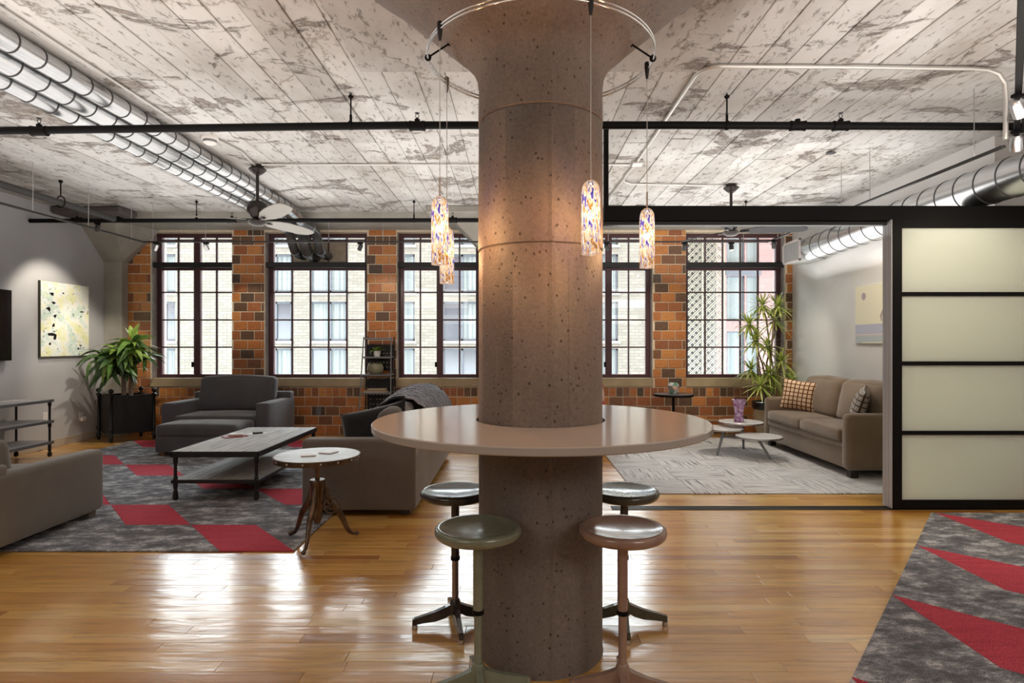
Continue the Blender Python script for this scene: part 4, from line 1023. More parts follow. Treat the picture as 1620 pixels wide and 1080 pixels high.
for k, (m, s_, dz, lb) in enumerate([('paperc', (.155, .105), 0, 'cream paged book at the bottom of the pile on the ladder shelf'), ('tan', (.14, .10), .018, 'tan covered book in the middle of the pile on the ladder shelf'), ('paperc', (.13, .095), .036, 'pale thin book lying on top of the pile on the ladder shelf')]):
    bt = thing('book', lb, 'book', (LX - .03 + .01 * k, LY + .03, .675 + dz), R(4 * k - 3), 'books on the ladder shelf')
    q = MB(); q.box(-s_[0], s_[0], -s_[1], s_[1], 0, .002); q.box(-s_[0], s_[0], -s_[1], s_[1], .0145, .0165); q.box(-s_[0], s_[0], s_[1] - .002, s_[1], 0, .0165); q.build('cover', 'tan' if k != 1 else 'redbook', bt)
    B(-s_[0] + .004, s_[0] - .004, -s_[1] + .004, s_[1] - .003, .0022, .0143).build('pages', m, bt)
small_plant('potted_plant', 'lime green trailing plant in a small glass pot low on the ladder shelf', LX - .15, LY - .06, .309, 'gl_cup', 'leafl', .04, .08, 10, .075)
small_plant('potted_plant', 'grey green succulent in a pale pot low on the ladder shelf', LX + .01, LY + .06, .309, 'ceram', 'leafm', .055, .10, 10, .085)
q = MB().lathe([(0, 0), (.035, 0), (.038, .07), (.036, .07), (.033, .005), (0, .005)], 18).build('glass_cup', 'gl_cup', smooth=60, loc=(LX + .13, LY + .0, .309)); tag(q, 'small clear glass cup low on the ladder shelf', 'cup')

# ------------------------------------------------------------------ left wall: screen, painting, shelf cart, outlets
t = thing('tv_screen', 'flat black television mounted on the grey wall', 'television', (XL + .05, 6.7, 1.62))
MB().bbox(-.02, .02, -.65, .65, -.43, .43, b=.006).build('bezel', 'black', t); B(.0203, .0215, -.635, .635, -.415, .415).build('screen', 'screen', t); B(-.048, -.02, -.2, .2, -.2, .2).build('wall_bracket', 'iron', t)
t = thing('splatter_painting', 'unframed square abstract canvas in pale yellow and green with black splatters', 'painting', (XL + .001, 8.27, 1.725))
MB().bbox(0, .036, -.44, .44, -.50, .50, b=.002).build('canvas', 'canvas', t); B(.036, .038, -.438, .438, -.498, .498).build('paint_surface', 'splat', t)
random.seed(5)
sp = MB()
for (y0, z0, s_) in [(-.25, .33, .05), (-.22, .22, .045), (-.3, .13, .06), (-.2, .04, .05), (-.22, -.08, .05), (-.25, -.2, .07), (-.2, -.24, .06), (-.28, -.33, .035), (.27, -.35, .03), (.24, -.4, .03), (-.05, .36, .03)]:
    k = random.randint(5, 7); pts = [(y0 + s_ * random.uniform(.3, 1.25) * cos(2 * pi * i / k), z0 + s_ * .6 * random.uniform(.25, 1.2) * sin(2 * pi * i / k)) for i in range(k)]
    sp.prism(pts, .0381, .0387, lambda a, b, c: (c, a, b))
o = sp.build('black_splash', 'black', t); o['kind'] = 'stuff'
random.seed(11)
t = thing('shelf_cart', 'three-tier shelf cart of grey wood and iron pipe on casters by the grey wall', 'shelf', (-5.93, 6.6, 0))
for z in (.685, .43, .175):
    for k in range(3):
        q = MB(); q.ti = random.uniform(.2, 1); q.bbox(-.23 + k * .153 + .001, -.23 + (k + 1) * .153 - .001, -.78, .78, z, z + .028, b=.003); q.build('plank', 'barnx', t)
    q = MB(); q.bbox(-.235, -.229, -.785, .785, z - .004, z + .03, b=.001); q.bbox(.23, .236, -.785, .785, z - .004, z + .03, b=.001); q.bbox(-.235, .236, .78, .786, z - .004, z + .03, b=.001); q.bbox(-.235, .236, -.786, -.78, z - .004, z + .03, b=.001); q.build('metal_band', 'greyp', t)
for sx in (-1, 1):
    for sy in (-1, 1):
        x, y = sx * .205, sy * .755
        l = MB().lathe([(.012, .06), (.018, .09), (.018, .17), (.013, .21), (.013, .37), (.019, .38), (.019, .43), (.013, .46), (.013, .63), (.019, .64), (.019, .684)], 12, (x, y, 0)).build('leg', 'iron', t, smooth=40); caster(l, x, y)
def outlet(x, y, z, face, label, plug=False, m='plastic'):
    t = thing('wall_outlet', label, 'outlet', (x, y, z), face)
    q = MB().bbox(-.038, .038, -.006, 0, -.06, .06, b=.002).build('cover_plate', m, t)
    for dz in (-.022, .022): MB().bbox(-.014, .014, -.009, -.005, dz - .013, dz + .013, b=.002).build('socket', 'ceram' if m == 'plastic' else 'greyp', t)
    if plug: MB().rbox(-.05, .05, -.06, -.009, -.075, -.01, .02, n=3).build('plug_adapter', 'plastic', t, smooth=50)
outlet(XL + .001, 7.95, .43, R(90), 'white outlet plate on the grey wall beside the shelf cart')
outlet(XL + .001, 8.60, .36, R(90), 'white outlet with a plug-in freshener near the black planter', True)
outlet(-3.05, YB - .009, .36, 0, 'dark metal outlet box on the bricks beside the wide armchair', False, 'greyp')

# ------------------------------------------------------------------ black planter with the broad-leaved plant
A_ = Vector((-5.66, 8.37)); U = Vector((-.36, .27)); V_ = Vector((.42, .30)); ctr = A_ + (U + V_) / 2
t = thing('broadleaf_plant', 'dracaena with dark drooping leaves and pale sprout in a black metal planter', 'plant', (ctr.x, ctr.y, 0))
pl_of = (ctr.x, ctr.y, 0); cs = [A_, A_ + V_, A_ + V_ + U, A_ + U]
bx = MB(); k = MB()
inn = [ctr + (c - ctr) * .94 for c in cs]
for i in range(4):
    a, b = inn[i], inn[(i + 1) % 4]; d = (b - a).normalized(); nr = Vector((d.y, -d.x)) * .006
    bx.prism([tuple(a), tuple(b), tuple(b + nr), tuple(a + nr)], .13, .655)
bx.prism([tuple(ctr + (c - ctr) * .93) for c in cs], .13, .14); bx.build('planter_box', 'planter', t, off=pl_of)
MB().prism([tuple(ctr + (c - ctr) * .93) for c in cs], .60, .62).build('soil', 'soil', t, off=pl_of)
q = MB()
for i in range(4):
    a, b = inn[i], inn[(i + 1) % 4]; q.tube([(a.x, a.y, .66), (b.x, b.y, .66)], .012, 6)
q.build('top_rail', 'planter', t, off=pl_of)
for c in cs:
    p = MB().lathe([(.012, .06), (.03, .07), (.03, .10), (.02, .12), (.018, .17), (.03, .18), (.03, .20), (.018, .22), (.018, .62), (.026, .66), (.036, .668), (.036, .678), (.014, .69), (.012, .70)], 12, (c.x, c.y, 0)).build('corner_post', 'planter', t, smooth=40, off=pl_of)
    MB().sphere((c.x, c.y, .73), .034, 14, 10).build('finial', 'planter', p, smooth=60, off=pl_of)
    dd = (c - ctr).normalized(); q = MB()
    q.tube([(c.x + dd.x * (.03 + .022 * sin(th)) , c.y + dd.y * (.03 + .022 * sin(th)), .55 + .035 * cos(th)) for th in [2 * pi * i / 10 for i in range(11)]], .004, 6, False)
    q.build('ring_handle', 'planter', p, smooth=60, off=pl_of)
    cc = caster(p, c.x - 0, c.y, .07); cc.location = (-ctr.x, -ctr.y, 0)
trunks = [((ctr.x - .02, ctr.y - .02, .6), (-5.68, 8.66, .98), (-5.70, 8.68, 1.14)), ((ctr.x + .06, ctr.y, .6), (-5.56, 8.66, 1.02), (-5.46, 8.64, 1.33))]
for a, b, c in trunks: MB().tube([a, tuple((Vector(a) + Vector(b)) / 2), b, c], .03, 10, radii=[.034, .031, .028, .022]).build('trunk', 'bark', t, smooth=60, off=pl_of)
heads = [(-5.74, 8.52, 1.16, 34, 0), (-5.46, 8.52, 1.36, 40, 1), (-5.86, 8.48, 1.24, 26, 0), (-5.60, 8.46, 1.26, 30, 1), (-5.47, 8.54, 1.46, 12, 2), (-5.66, 8.5, 1.05, 22, 0), (-5.36, 8.5, 1.22, 18, 1)]
stems = MB()
for (x, y, z, n_, kd) in heads: stems.tube([(-5.55, 8.65, 1.05), ((x - 5.55) / 2, (y + 8.65) / 2, z - .12), (x, y, z)], .012, 8)
stems.build('stem', 'bark', t, smooth=60, off=pl_of)
lv = {}
def leaf_obj(kind, mat):
    key = (kind, mat)
    if key not in lv:
        L, W, dr = [(.44, .040, 1.5), (.40, .046, 2.0), (.48, .042, 1.75), (.32, .042, 1.3), (.22, .038, .1)][kind]
        o = leafmesh(L, W, dr, 6).build('leaf', mat, None); C.objects.unlink(o); lv[key] = o
    o = lv[key].copy(); C.objects.link(o); o.name = 'leaf'; o.data.name = 'leaf'; return o
for (x, y, z, n_, kd) in heads:
    for i in range(n_):
        a = 2.399 * i + random.uniform(-.3, .3)
        kind = 4 if kd == 2 and i < 5 else random.choice([0, 1, 2, 3]) if kd != 2 else 3
        L = [.44, .40, .48, .32, .22][kind]
        sc_ = random.uniform(.6, 1.15)
        tx, ty = x + cos(a) * L * .85 * sc_, y + sin(a) * L * .85 * sc_
        if tx < XL + .08 or ty > YB - .06: sc_ *= .5
        tx, ty = x + cos(a) * L * .85 * sc_, y + sin(a) * L * .85 * sc_
        if tx < XL + .03 or ty > YB - .03: continue
        mt = random.choice(['leafd', 'leafd', 'leafm'] if kd == 0 else ['leafd', 'leafm', 'leafl']) if kd < 2 else 'leafl'
        o = leaf_obj(kind, mt); o.parent = t
        o.location = (x - ctr.x, y - ctr.y, z - .10 * i / n_)
        el = random.uniform(-22, 62) if kind != 4 else random.uniform(50, 80)
        o.rotation_euler = (R(random.uniform(-38, 38)), R(-el), a); o.scale = (sc_,) * 3

# ------------------------------------------------------------------ yucca beside the brown sofa
yx, yy = 3.66, 8.74
t = thing('yucca_plant', 'tall spiky variegated yucca in a beige pot behind the brown sofa', 'plant', (yx, yy, .012)); of = (yx, yy, 0)
MB().lathe([(0, .0), (.12, 0), (.15, .05), (.20, .22), (.215, .36), (.20, .44), (.0, .44)], 36).build('pot', 'pot_beige', t, smooth=50)
MB().lathe([(.20, .43), (.222, .44), (.232, .47), (.225, .52), (.235, .54), (.22, .545), (.20, .5), (.195, .44)], 36, close=True).build('pot_rim', 'pot_black', t, smooth=50)
MB().lathe([(0, .47), (.195, .475), (.195, .46), (0, .455)], 24).build('soil', 'soil', t)
def P_(px, py, Y): return ((px - 818) / 950 * Y, Y, 1.4 - (py - 543) / 950 * Y)
ros = [P_(1206, 484, 8.75), P_(1231, 486, 8.6), P_(1185, 514, 8.55), P_(1195, 540, 8.45), P_(1214, 548, 8.7), P_(1188, 586, 8.6), P_(1236, 572, 8.6), P_(1216, 592, 8.5), P_(1203, 612, 8.35), P_(1252, 606, 8.75), P_(1225, 508, 8.75)]
for i, (x, y, z) in enumerate(ros):
    bxx = yx + random.uniform(-.07, .07); mid = ((x + bxx) / 2 + random.uniform(-.08, .08), y + .02, (z + .5) / 2 + random.uniform(-.05, .1))
    MB().tube([(bxx, yy + random.uniform(-.05, .05), .46), (bxx * .8 + mid[0] * .2, yy, .6), mid, (x * .7 + mid[0] * .3 + random.uniform(-.04, .04), y, z * .7 + mid[2] * .3), (x, y, z)], .012, 7, radii=[.016, .014, .012, .011, .012]).build('stem', 'bark', t, smooth=60, off=of)
    q = MB(); nl = 54
    for k in range(nl):
        a = 2.399 * k; el = R(78 - 118 * (k / nl) ** .8 + random.uniform(-8, 8)); L = random.uniform(.22, .35); W = .0125
        up = Vector((cos(a) * cos(el), sin(a) * cos(el), sin(el))); side = Vector((-sin(a), cos(a), 0))
        p0 = Vector((x, y, z)); pts = []
        for s_ in (0, .35, .7, 1): 
            p = p0 + up * L * s_ + Vector((0, 0, -1)) * .12 * L * s_ ** 2 * 2.2
            pts.append(Vector((min(p.x, XR - .02), min(p.y, YB - .04 if p.x > 4.1 or p.z < .9 else YB + .12), p.z)))
        wds = [W * .7, W, W * .8, .0008]; v = []
        for p, wd in zip(pts, wds): v += [p - side * wd, p + side * wd]
        q.ti = .95 if k % 3 == 0 else .01; q.add(v, [(0, 1, 3, 2), (2, 3, 5, 4), (4, 5, 7, 6)])
    q.build('leaf_rosette', 'leafy', t, off=of)
# hanging grassy blades above the pot
q = MB()
for k in range(60):
    a = random.uniform(0, 2 * pi); p0 = Vector((yx + random.uniform(-.1, .1), yy - .12 + random.uniform(-.1, .1), random.uniform(.85, 1.02))); L = random.uniform(.3, .5)
    side = Vector((-sin(a), cos(a), 0)); v = []
    for s_, wd in ((0, .006), (.3, .008), (.7, .006), (1, .001)):
        p = p0 + Vector((cos(a) * .12 * s_ ** .6, sin(a) * .12 * s_ ** .6, .05 * s_ - L * s_ * s_)); v += [p - side * wd, p + side * wd]
    q.ti = .95 if k % 3 == 0 else .01; q.add(v, [(0, 1, 3, 2), (2, 3, 5, 4), (4, 5, 7, 6)])
o = q.build('hanging_blades', 'leafy', t, off=of); o['kind'] = 'stuff'

# small spiky leaf tips beside the column, on the sill side
small_plant('floor_plant', 'green pointed plant just showing beside the column above the bar table', -.55, 8.55, 0, 'ceram', 'leafm', .12, .3, 12, .42)

# ------------------------------------------------------------------ painting on the right wall
t = thing('seascape_painting', 'pale canvas with cream sky, curved reed and blue bands on the pale wall', 'painting', (XR - .001, 6.87, 1.75))
MB().bbox(-.03, 0, -.6, .6, -.35, .35, b=.002).build('canvas', 'cream', t)
def strip(y0, y1, z0, z1, m, n_, d=.031): B(-d, -.03, y0, y1, z0, z1).build(n_, m, t)
strip(-.598, .598, -.12, .348, 'cream', 'cream_sky'); strip(-.598, .598, -.238, -.12, 'lav', 'lavender_band'); strip(-.598, .598, -.252, -.238, 'pink', 'horizon_line', .0315); strip(-.598, .598, -.348, -.252, 'mist', 'mist_band'); strip(-.598, .45, -.348, -.335, 'cream', 'shore_line', .032)
q = MB(); q.cyl((-.031, .42, .22), (-.0325, .42, .22), .045, 20); q.build('round_spot', 'mauve', t)
q = MB(); q.tube([(-.032, .06, -.09), (-.032, .07, -.03), (-.032, .02, .06), (-.032, -.06, .16), (-.032, -.18, .20), (-.032, -.26, .17)], .006, 6, radii=[.005, .012, .006, .004, .003, .002]); q.build('reed_stroke', 'mauve', t, smooth=60)

# ------------------------------------------------------------------ sliding partition: beam, post, floor tracks, panels
YP = 5.06
t = sroot('trim_2', 'black steel header beam and post of the sliding partition', (.74, YP, 0)); of = (.74, YP, 0)
MB().bbox(.735, 4.9, YP, YP + .26, 2.435, 2.56, b=.004).build('header_beam', 'black', t, off=of)
MB().bbox(.735, 4.9, YP + .04, YP + .10, 2.405, 2.436, b=.003).build('upper_track', 'iron', t, off=of); 
MB().bbox(.735, .775, YP + .02, YP + .06, 2.55, 3.24, b=.003).build('hanger_post', 'black', t, off=of)
t = sroot('trim_3', 'black sliding door tracks let into the oak floor', (.74, YP, 0))
for k in range(3): MB().bbox(.80, 4.9, YP - .012 + k * .042, YP + .012 + k * .042, 0.0005, .006, b=.001).build('floor_track', 'iron', t, off=of)
def panel(x0, x1, y, label, full, pane='frost'):
    t = thing('sliding_panel', label, 'sliding door', ((x0 + x1) / 2, y, 0), 0, 'frosted sliding panels'); of = ((x0 + x1) / 2, y, 0)
    z0, z1 = .014, 2.44; sw = .085
    for a, b in ((x0, x0 + sw), (x1 - sw, x1)): MB().bbox(a, b, y - .018, y + .018, z0, z1, b=.003).build('stile', 'black', t, off=of)
    for sx in (x0,): MB().bbox(sx - .008, sx + .001, y - .0195, y + .0195, z0, z1, b=.002).build('edge_channel', 'alu', t, off=of)
    zz = [.085, .648, 1.232, 1.815, 2.37]
    rails = [(z0, .085)] + [(z - .017, z + .017) for z in zz[1:4]] + [(2.37, z1)]
    for a, b in rails: MB().bbox(x0 + sw, x1 - sw, y - .016, y + .016, a, b, b=.002).build('rail', 'black', t, off=of)
    for i in range(4):
        a = rails[i][1]; b = rails[i + 1][0]
        B(x0 + sw - .004, x1 - sw + .004, y - .004, y + .004, a - .003, b + .003).build('frosted_pane', pane, t, off=of)
panel(3.15, 4.60, YP - .0, 'front frosted glass sliding panel with black rails', True)
panel(3.15, 4.60, YP + .042, 'second frosted sliding panel directly behind the front one', True, 'frost2')
panel(3.15, 4.60, YP + .084, 'hindmost frosted sliding panel, only its aluminium edge showing', True, 'frost2')

# ------------------------------------------------------------------ ducts
def path_len(P): 
    s_ = [0]
    for a, b in zip(P, P[1:]): s_.append(s_[-1] + (Vector(b) - Vector(a)).length)
    return s_
def duct(label, group, X, r, z, y0, ring_sp, end=True):
    t = thing('spiral_duct', label, 'duct', (X, 7.0, z), 0, group); of = (X, 7.0, z)
    zl = ZD - r - .012
    P = [(X, y0, z), (X, 7.7, z), (X, 8.0, z * .6 + zl * .4), (X, 8.25, zl)]
    body = MB().tube(P, r, 24).build('straight_run', 'galv', t, smooth=60, off=of)
    y = y0 + .1
    while y < 8.2:
        zc = z if y < 7.7 else z + (zl - z) * min(1, (y - 7.7) / .45)
        MB().lathe([(r + .0005, -.004), (r + .004, -.0035), (r + .004, .0035), (r + .0005, .004)], 24, close=True).build('seam_ring', 'duct_dark', t, smooth=30, loc=(0, y - 7.0, zc - z), rot=(R(90), 0, 0)); y += ring_sp
    el = MB().tube([(X, 8.22, zl), (X, 8.62, zl), (X, 8.82, zl - .03), (X, 8.90, zl - .12), (X, 8.94, zl - .19), (X, 9.02, zl - .27), (X, 9.15, zl - .30), (X, 9.42, zl - .30)], r, 20, radii=[r + .003] * 8).build('elbow', 'flex', t, smooth=60, off=of)
    for j, (yy_, zz_, rx) in enumerate([(8.60, zl, 90), (8.92, zl - .14, 20), (9.05, zl - .28, 70)]):
        MB().lathe([(r + .003, -.006), (r + .010, -.005), (r + .010, .005), (r + .003, .006)], 20, close=True).build('clamp_ring', 'steel', el, smooth=30, loc=(0, yy_ - 7, zz_ - z), rot=(R(rx), 0, 0))
duct('galvanised duct run nearest the ceiling fan', 'three ceiling ducts', -2.96, .065, 3.158, 1.0, .2)
duct('middle and widest of the three galvanised ducts', 'three ceiling ducts', -3.155, .078, 3.140, 1.0, .22)
duct('slim galvanised duct farthest from the fan, tucked beside the widest one', 'three ceiling ducts', -3.345, .062, 3.110, 1.0, .2)
t = thing('ceiling_conduit', 'thin bright conduit running along the ducts', 'conduit', (-2.82, 5, 3.22))
MB().tube([(-2.80, 1.0, 3.222), (-2.80, 5.2, 3.222)], .010, 8).build('tube', 'emt', t, smooth=60, off=(-2.82, 5, 3.22))
# big duct and its register on the right wall
t = thing('wall_duct', 'large galvanised spiral duct ending in a grille box on the pale wall', 'duct', (3.99, 6.5, 2.68)); of = (3.99, 6.5, 2.68)
MB().tube([(3.99, 3.3, 2.735), (3.99, 5.4, 2.735), (3.99, 8.12, 2.68)], .162, 40).build('straight_run', 'galv', t, smooth=60, off=of)
y = 3.4
while y < 8.05:
    MB().lathe([(.1625, -.004), (.167, -.003), (.167, .003), (.1625, .004)], 40, close=True).build('seam_ring', 'duct_dark', t, smooth=30, loc=(0, y - 6.5, max(0, .055 * min(1, (8.12 - y) / 2.7))), rot=(R(90), 0, 0)); y += .235
bxo = MB().bbox(3.83, 4.18, 8.12, 8.62, 2.535, 2.81, b=.004).build('register_box', 'greyp', t, off=of)
bxo.data.materials[0] = M['slat']
q = MB(); q.bbox(3.815, 3.832, 8.10, 8.64, 2.52, 2.55, b=.003); q.bbox(3.815, 3.832, 8.10, 8.64, 2.795, 2.825, b=.003); q.bbox(3.815, 3.832, 8.10, 8.14, 2.52, 2.825, b=.003); q.bbox(3.815, 3.832, 8.60, 8.64, 2.52, 2.825, b=.003)
g = q.build('grille_frame', 'reveal', t, off=of)
for k in range(14): MB().box(3.817, 3.83, 8.15 + k * .032, 8.162 + k * .032, 2.55, 2.795).build('grille_slat', 'slat', g, off=of)
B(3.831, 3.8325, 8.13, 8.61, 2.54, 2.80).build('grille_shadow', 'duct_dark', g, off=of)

# ------------------------------------------------------------------ sprinkler pipes
def hanger(root, of, x, y, zp, rp, m='black'):
    h = MB(); h.cyl((x, y, zp + rp), (x, y, ZC - .012), .006, 8); h.lathe([(.010, 0), (.02, .012), (.02, .02), (.006, .03)], 10, (x, y, ZC - .05)); h.cyl((x, y, zp + rp), (x, y, zp + rp + .05), .010, 8)
    h.lathe([(rp + .001, -.01), (rp + .006, -.01), (rp + .006, .01), (rp + .001, .01)], 16, close=True)
    nn = 4 * 16; h.v[-nn:] = [(x + v[2], y + v[0], zp + v[1]) for v in h.v[-nn:]]
    h.build('hanger', m, root, smooth=40, off=of)
def fitting(root, of, x, y, zp, rp, head=True):
    q = MB(); q.tube([(x - .06, y, zp), (x - .055, y, zp), (x - .03, y, zp), (x + .03, y, zp), (x + .055, y, zp), (x + .06, y, zp)], rp, 14, radii=[rp + .002, rp + .010, rp + .006, rp + .006, rp + .010, rp + .002])
    q.cyl((x, y, zp + rp * .8), (x, y, zp + rp + .02), rp * .7, 10)
    c = q.build('coupling', 'black', root, smooth=40, off=of)
    if head:
        q = MB(); z = zp + rp + .02; q.cyl((x, y, z), (x, y, z + .012), .009, 8); q.tube([(x - .008, y, z + .01), (x - .014, y, z + .028), (x, y, z + .045)], .0025, 6); q.tube([(x + .008, y, z + .01), (x + .014, y, z + .028), (x, y, z + .045)], .0025, 6); q.cyl((x, y, z + .044), (x, y, z + .047), .018, 10)
        q.build('sprinkler_head', 'iron', c, smooth=40, off=of)
Ym = 4.42; of = (0, Ym, 3.0)
t = thing('sprinkler_pipe', 'long black sprinkler pipe crossing the room just behind the column', 'pipe', of)
MB().tube([(XL + .001, Ym, 2.945), (-3.79, Ym, 2.965), (-.8, Ym, 3.005), (1.2, Ym, 3.005), (XN - .001, Ym, 2.985)], .028, 16).build('pipe_run', 'black', t, smooth=60, off=of)
for px in (555, 1150): hanger(t, of, (px - 818) / 950 * Ym, Ym, 3.003, .028)
for px in (62, 660, 1330): fitting(t, of, (px - 818) / 950 * Ym, Ym, 2.962 if px < 100 else 3.0, .028)
fitting(t, of, (1262 - 818) / 950 * Ym, Ym, 3.0, .028, False)
Y2 = 7.7; of = (0, Y2, 2.97)
t = thing('sprinkler_pipe', 'black sprinkler pipe crossing near the brick windows', 'pipe', of)
MB().tube([(XL + .001, Y2, 2.972), (XR - .001, Y2, 2.985)], .027, 14).build('pipe_run', 'black', t, smooth=60, off=of)
for px in (311, 655, 1180): hanger(t, of, (px - 818) / 950 * Y2, Y2, 2.98, .027)
for px in (122, 187, 367, 716): fitting(t, of, (px - 818) / 950 * Y2, Y2, 2.98, .027, px != 187)
of = (-5.13, 5.5, 2.98)
t = thing('sprinkler_branch', 'thick grey pipe running alongside the grey wall into the black one', 'pipe', of)
MB().tube([(-5.13, 2.0, 2.98), (-5.13, 7.64, 2.98)], .036, 16).build('pipe_run', 'pipegrey', t, smooth=60, off=of)
hx, hy = -5.13, 6.75; q = MB(); q.cyl((hx, hy, 3.05), (hx, hy, ZC - .01), .007, 8); q.lathe([(.01, 0), (.022, .012), (.02, .03)], 10, (hx, hy, ZC - .05))
q.tube([(hx + .05 * sin(a), hy, 2.99 + .065 * cos(a)) for a in [2 * pi * i / 16 for i in range(17)]], .006, 6, False); q.build('hanger', 'black', t, smooth=40, off=of)

# ------------------------------------------------------------------ track rails with spot heads
def track(name, label, pts, rods, mat='iron'):
    o0 = pts[0]; t = thing(name, label, 'track light', o0)
    for a, b in zip(pts, pts[1:]):
        d = (Vector(b) - Vector(a)); L = d.length; ang = atan2(d.y, d.x)
        q = MB().bbox(0, L + .01, -.014, .014, -.009, .009, b=.002); q.build('rail', mat, t, loc=[a[i] - o0[i] for i in range(3)], rot=(0, 0, ang))
    for (x, y) in rods: MB().cyl((x, y, pts[0][2]), (x, y, ZC - .008), .0035, 6).build('hanging_rod', 'steel', t, off=o0)
    return t
ZTR = 2.735; YT = 7.9
rodx = [(208 - 818) / 950 * YT, (242 - 818) / 950 * YT, (325 - 818) / 950 * YT, (400 - 818) / 950 * YT, (520 - 818) / 950 * YT, (606 - 818) / 950 * YT, 1.2, (1176 - 818) / 950 * YT]
rods = [(x, YT) for x in rodx] + [(-4.92, (950 * 4.92) / (818 - px)) for px in (52, 140)] + [(3.3, 950 * 3.3 / (px - 818)) for px in (1331, 1376, 1541)] + [(3.3, 7.6)]
track('lighting_track', 'thin dark lighting track on rods bending around three sides of the room', [(-4.92, 2.5, ZTR), (-4.92, YT, ZTR), (3.3, YT, ZTR), (3.3, 4.08, ZTR)], rods)
def head(x, y, z, tgt, label, lens='lamp', body='iron', L=.085, r=.028, drop=.07, grp='track spotlights'):
    t = thing('spotlight', label, 'spotlight', (x, y, z), 0, grp)
    MB().bbox(-.035, .035, -.016, .016, -.03, -.009, b=.003).build('track_adapter', 'black', t)
    v = (Vector(tgt) - Vector((x, y, z))).normalized(); c = Vector((0, 0, -drop))
    side = v.cross(Vector((0, 0, 1))).normalized()
    q = MB()
    for s_ in (-1, 1): q.tube([(0, 0, -.028), tuple(side * s_ * (r + .006) + Vector((0, 0, -.04))), tuple(side * s_ * (r + .006) + c)], .003, 6)
    q.build('yoke', 'steel', t, smooth=60)
    q = MB(); q.tube([tuple(c - v * L * .5), tuple(c - v * L * .3), tuple(c + v * L * .4), tuple(c + v * L * .5)], r, 18, radii=[r * .6, r * .95, r, r]); q.build('housing', body, t, smooth=40)
    q = MB(); q.cyl(tuple(c + v * (L * .5)), tuple(c + v * (L * .5 + .001)), r * .86, 18); q.build('lens', lens, t)
    return Vector((x, y, z)) + c + v * (L * .5 + .02)
pos = []
def X_(px, Y=YT): return (px - 818) / 950 * Y
pos.append((head(X_(247), YT, ZTR, (-5.95, 8.6, 1.0), 'small red glowing spotlight near the corner column', 'lampr', 'steel'), (-6.0, 8.55, 1.0), 60, 60))
pos.append((head(X_(326), YT, ZTR, (-4.0, 9.1, 1.6), 'steel spotlight hanging before the first window from the corner', 'lamp', 'steel'), (-4.12, 9.24, 1.85), 26, 36))
pos.append((head(X_(570), YT, ZTR, (-3.0, 9.2, 1.2), 'black spotlight hanging before the window with the ducts', 'lamp'), (-2.05, 9.24, 1.7), 22, 60))
pos.append((head(X_(960), YT, ZTR, (2.3, 9.2, 1.3), 'black spotlight just showing beside the column', 'lamp'), (2.33, 9.24, 1.6), 30, 45))
pos.append((head(X_(1083), YT, ZTR, (2.3, 9.2, 1.2), 'black spotlight hanging before the brick pier by the ivory screen', 'lamp'), (2.2, 9.24, .7), 20, 60))
pos.append((head(X_(1157), YT, ZTR, (2.9, 7.6, .4), 'black spotlight hanging before the last window', 'lamp'), (2.9, 7.3, .3), 60, 80))
pos.append((head(3.3, 7.72, ZTR, (3.9, 8.7, 1.3), 'dark spotlight on the turned end of the track above the yucca', 'lamp'), (3.7, 8.6, 1.2), 25, 70))
pos.append((head(3.3, 6.1, ZTR, (4.2, 6.9, 1.75), 'black spotlight just above the header beam', 'lamp'), (4.2, 6.9, 1.75), 35, 75))
pos.append((head(-5.13 - .25, 7.70, 2.955, (-6.2, 8.2, 1.7), 'small dark spotlight under the pipe beside the grey wall', 'lamp', grp='wall spotlights'), (-6.2, 8.0, 1.6), 55, 75))
# diagonal near track with two spotlights
A0, A1 = (2.04, 2.42), (3.78, 4.55); ZN = 2.9
t = thing('near_lighting_track', 'broad black track running slantwise under the ceiling near the frosted panels', 'track light', (A0[0], A0[1], ZN))
d = Vector((A1[0] - A0[0], A1[1] - A0[1])); ang = atan2(d.y, d.x)
MB().bbox(0, d.length, -.018, .016, -.02, .02, b=.003).build('rail', 'black', t, rot=(0, 0, ang)); MB().bbox(.0, d.length, -.050, -.026, -.016, .016, b=.003).build('rail', 'black', t, rot=(0, 0, ang))
for k in (.3, 1.4, 2.5): p = (cos(ang) * k, sin(ang) * k); MB().cyl((p[0], p[1], 0), (p[0], p[1], ZC - ZN - .008), .005, 8).build('hanging_rod', 'iron', t)
u = d.normalized()
for k, lab, tg in ((1.47, 'bright spotlight on the slanted track near the ceiling', (4.2, 4.3, 1.6)), (2.25, 'lit spotlight at the far end of the slanted track', (4.1, 5.06, 1.7))):
    x, y = A0[0] + u.x * k, A0[1] + u.y * k
    pos.append((head(x, y, ZN - .015, tg, lab, 'lamp', 'steel', .11, .04, .09, 'spotlights on the slanted track'), (3.9, 5.06, .9), 30, 110))
for p, tg, pw_, an in pos: spot(tuple(p), tg, pw_ * SPOTK, an)

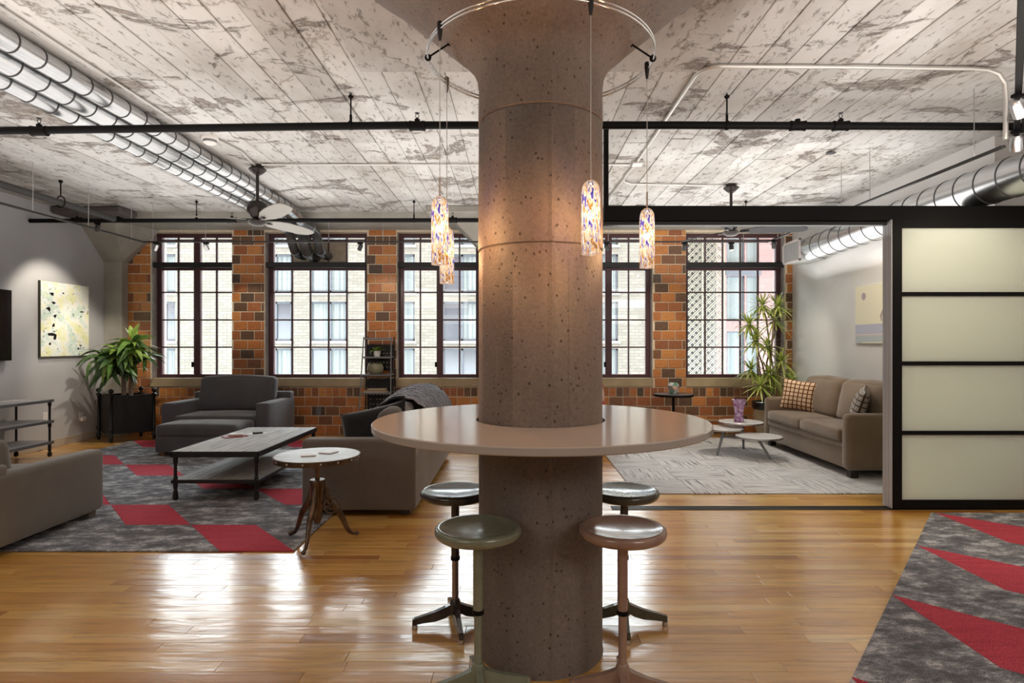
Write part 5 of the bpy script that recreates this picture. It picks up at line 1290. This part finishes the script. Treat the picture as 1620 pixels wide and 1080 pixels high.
# ------------------------------------------------------------------ conduits, boxes, fans
def conduit(label, pts, r=.0125):
    t = thing('ceiling_conduit', label, 'conduit', pts[0]); MB().tube(pts, r, 10).build('tube', 'emt', t, smooth=60, off=pts[0]); return t
def arc(c, r, a0, a1, z, n=8): return [(c[0] + r * cos(R(a0 + (a1 - a0) * i / n)), c[1] + r * sin(R(a0 + (a1 - a0) * i / n)), z) for i in range(n + 1)]
zc = ZC - .028
t = conduit('bright conduit bending across the ceiling and down beside the slanted track', [(1.14, 7.6, zc), (1.20, 6.2, zc), (1.21, 5.2, zc), (1.212, 4.2, zc)] + arc((1.342, 4.08), .13, 180, 270, zc) + [(2.2, 3.96, zc + .001), (3.0, 3.98, zc)] + [(3.12, 3.985, zc - .006), (3.2, 3.99, zc - .03), (3.25, 4.0, zc - .09), (3.265, 4.01, zc - .2), (3.27, 4.02, 2.765)], .015)
q = MB().bbox(-.055, .055, -.055, .055, -.045, 0, b=.006).build('junction_box', 'emt', loc=(1.21, 6.05, ZC - .012)); tag(q, 'square metal junction box on the bright ceiling conduit', 'junction box')
conduit('thin conduit crossing the ceiling from fan to junction box', [(-2.6, 6.12, zc), (1.15, 6.12, zc)], .011)
conduit('thin conduit leading to the ceiling fan behind the header beam', [(1.2, 6.1, zc), (1.17, 6.5, zc), (1.2, 6.75, zc), (1.3, 6.86, zc), (2.4, 6.93, zc)], .011)
conduit('short bright conduit from the smoke detector to the fan mount', [(-2.68, 5.38, zc), (-2.62, 5.7, zc), (-2.68, 6.15, zc)], .013)
t = thing('smoke_detector', 'white round smoke detector on the ceiling beside the ducts', 'smoke detector', (-2.72, 5.32, ZC - .012))
MB().lathe([(.07, 0), (.07, -.03), (.055, -.035), (.055, -.065), (.03, -.08), (0, -.08)], 28).build('housing', 'ceram', t, smooth=40); MB().lathe([(.056, -.04), (.057, -.055), (.0565, -.058)], 24).build('vent_ring', 'greyp', t)
def fan(label, x, y, blade_a, zhub, bm_, L=.85, droop=.0):
    t = thing('ceiling_fan', label, 'ceiling fan', (x, y, zhub)); top = ZC - .012 - zhub
    MB().lathe([(.03, top - .10), (.055, top - .08), (.085, top - .05), (.085, top - .04), (.06, top - .03), (.06, top)], 28).build('canopy', 'fmot', t, smooth=40)
    MB().cyl((0, 0, .18), (0, 0, top - .08), .016, 14).build('downrod', 'fmot', t, smooth=True)
    MB().lathe([(.02, .205), (.075, .195), (.10, .17), (.105, .13), (.10, .09), (.075, .06), (.06, .03), (.05, .02)], 32).build('motor', 'fmot', t, smooth=50)
    MB().lathe([(.0, -.055), (.05, -.05), (.085, -.03), (.095, -.01), (.085, .005), (.04, .012)], 32).build('switch_cap', 'fmot', t, smooth=50)
    for a in blade_a:
        sec = [(.10, .03), (.16, .05), (.26, .085), (.42, .098), (.6, .094), (.74, .08), (.82, .06), (L, .02)]
        v = []; f = []
        for (r_, wd) in sec:
            tw = R(13); dz = .02 * sin(r_ * 3)
            for s_ in (-1, 1):
                for th in (.003, -.003): v.append((r_, s_ * wd * cos(tw) + .02 * sin(r_ * 4), -s_ * wd * sin(tw) + th + dz))
        for i in range(len(sec) - 1):
            o_ = i * 4; f += [(o_, o_ + 2, o_ + 6, o_ + 4), (o_ + 1, o_ + 5, o_ + 7, o_ + 3), (o_, o_ + 4, o_ + 5, o_ + 1), (o_ + 2, o_ + 3, o_ + 7, o_ + 6)]
        f += [(0, 1, 3, 2), (28, 30, 31, 29)]
        b = MB().add(v, f).build('blade', bm_, t, smooth=30, rot=(0, 0, R(a)))
        MB().tube([(.06, 0, .0), (.11, 0, -.008), (.2, 0, -.002)], .009, 8, flat=2.2).build('blade_iron', 'fmot', b, smooth=60)
fan('ceiling fan with pale curved blades and dark motor hanging beside the ducts', -2.68, 6.2, (70.7, -49, 191), 2.665, 'fan')
fan('ceiling fan with dark grey blades hanging behind the header beam', 2.47, 6.93, (-5, 115, 235), 2.69, 'fandark', .85)
q = MB().lathe([(.045, 0), (.045, .004), (.03, .006), (0, .006)], 20).build('round_vent', 'iron', loc=(3.02, 5.78, ZC - .022)); tag(q, 'small dark round vent set flush in the ceiling', 'vent')
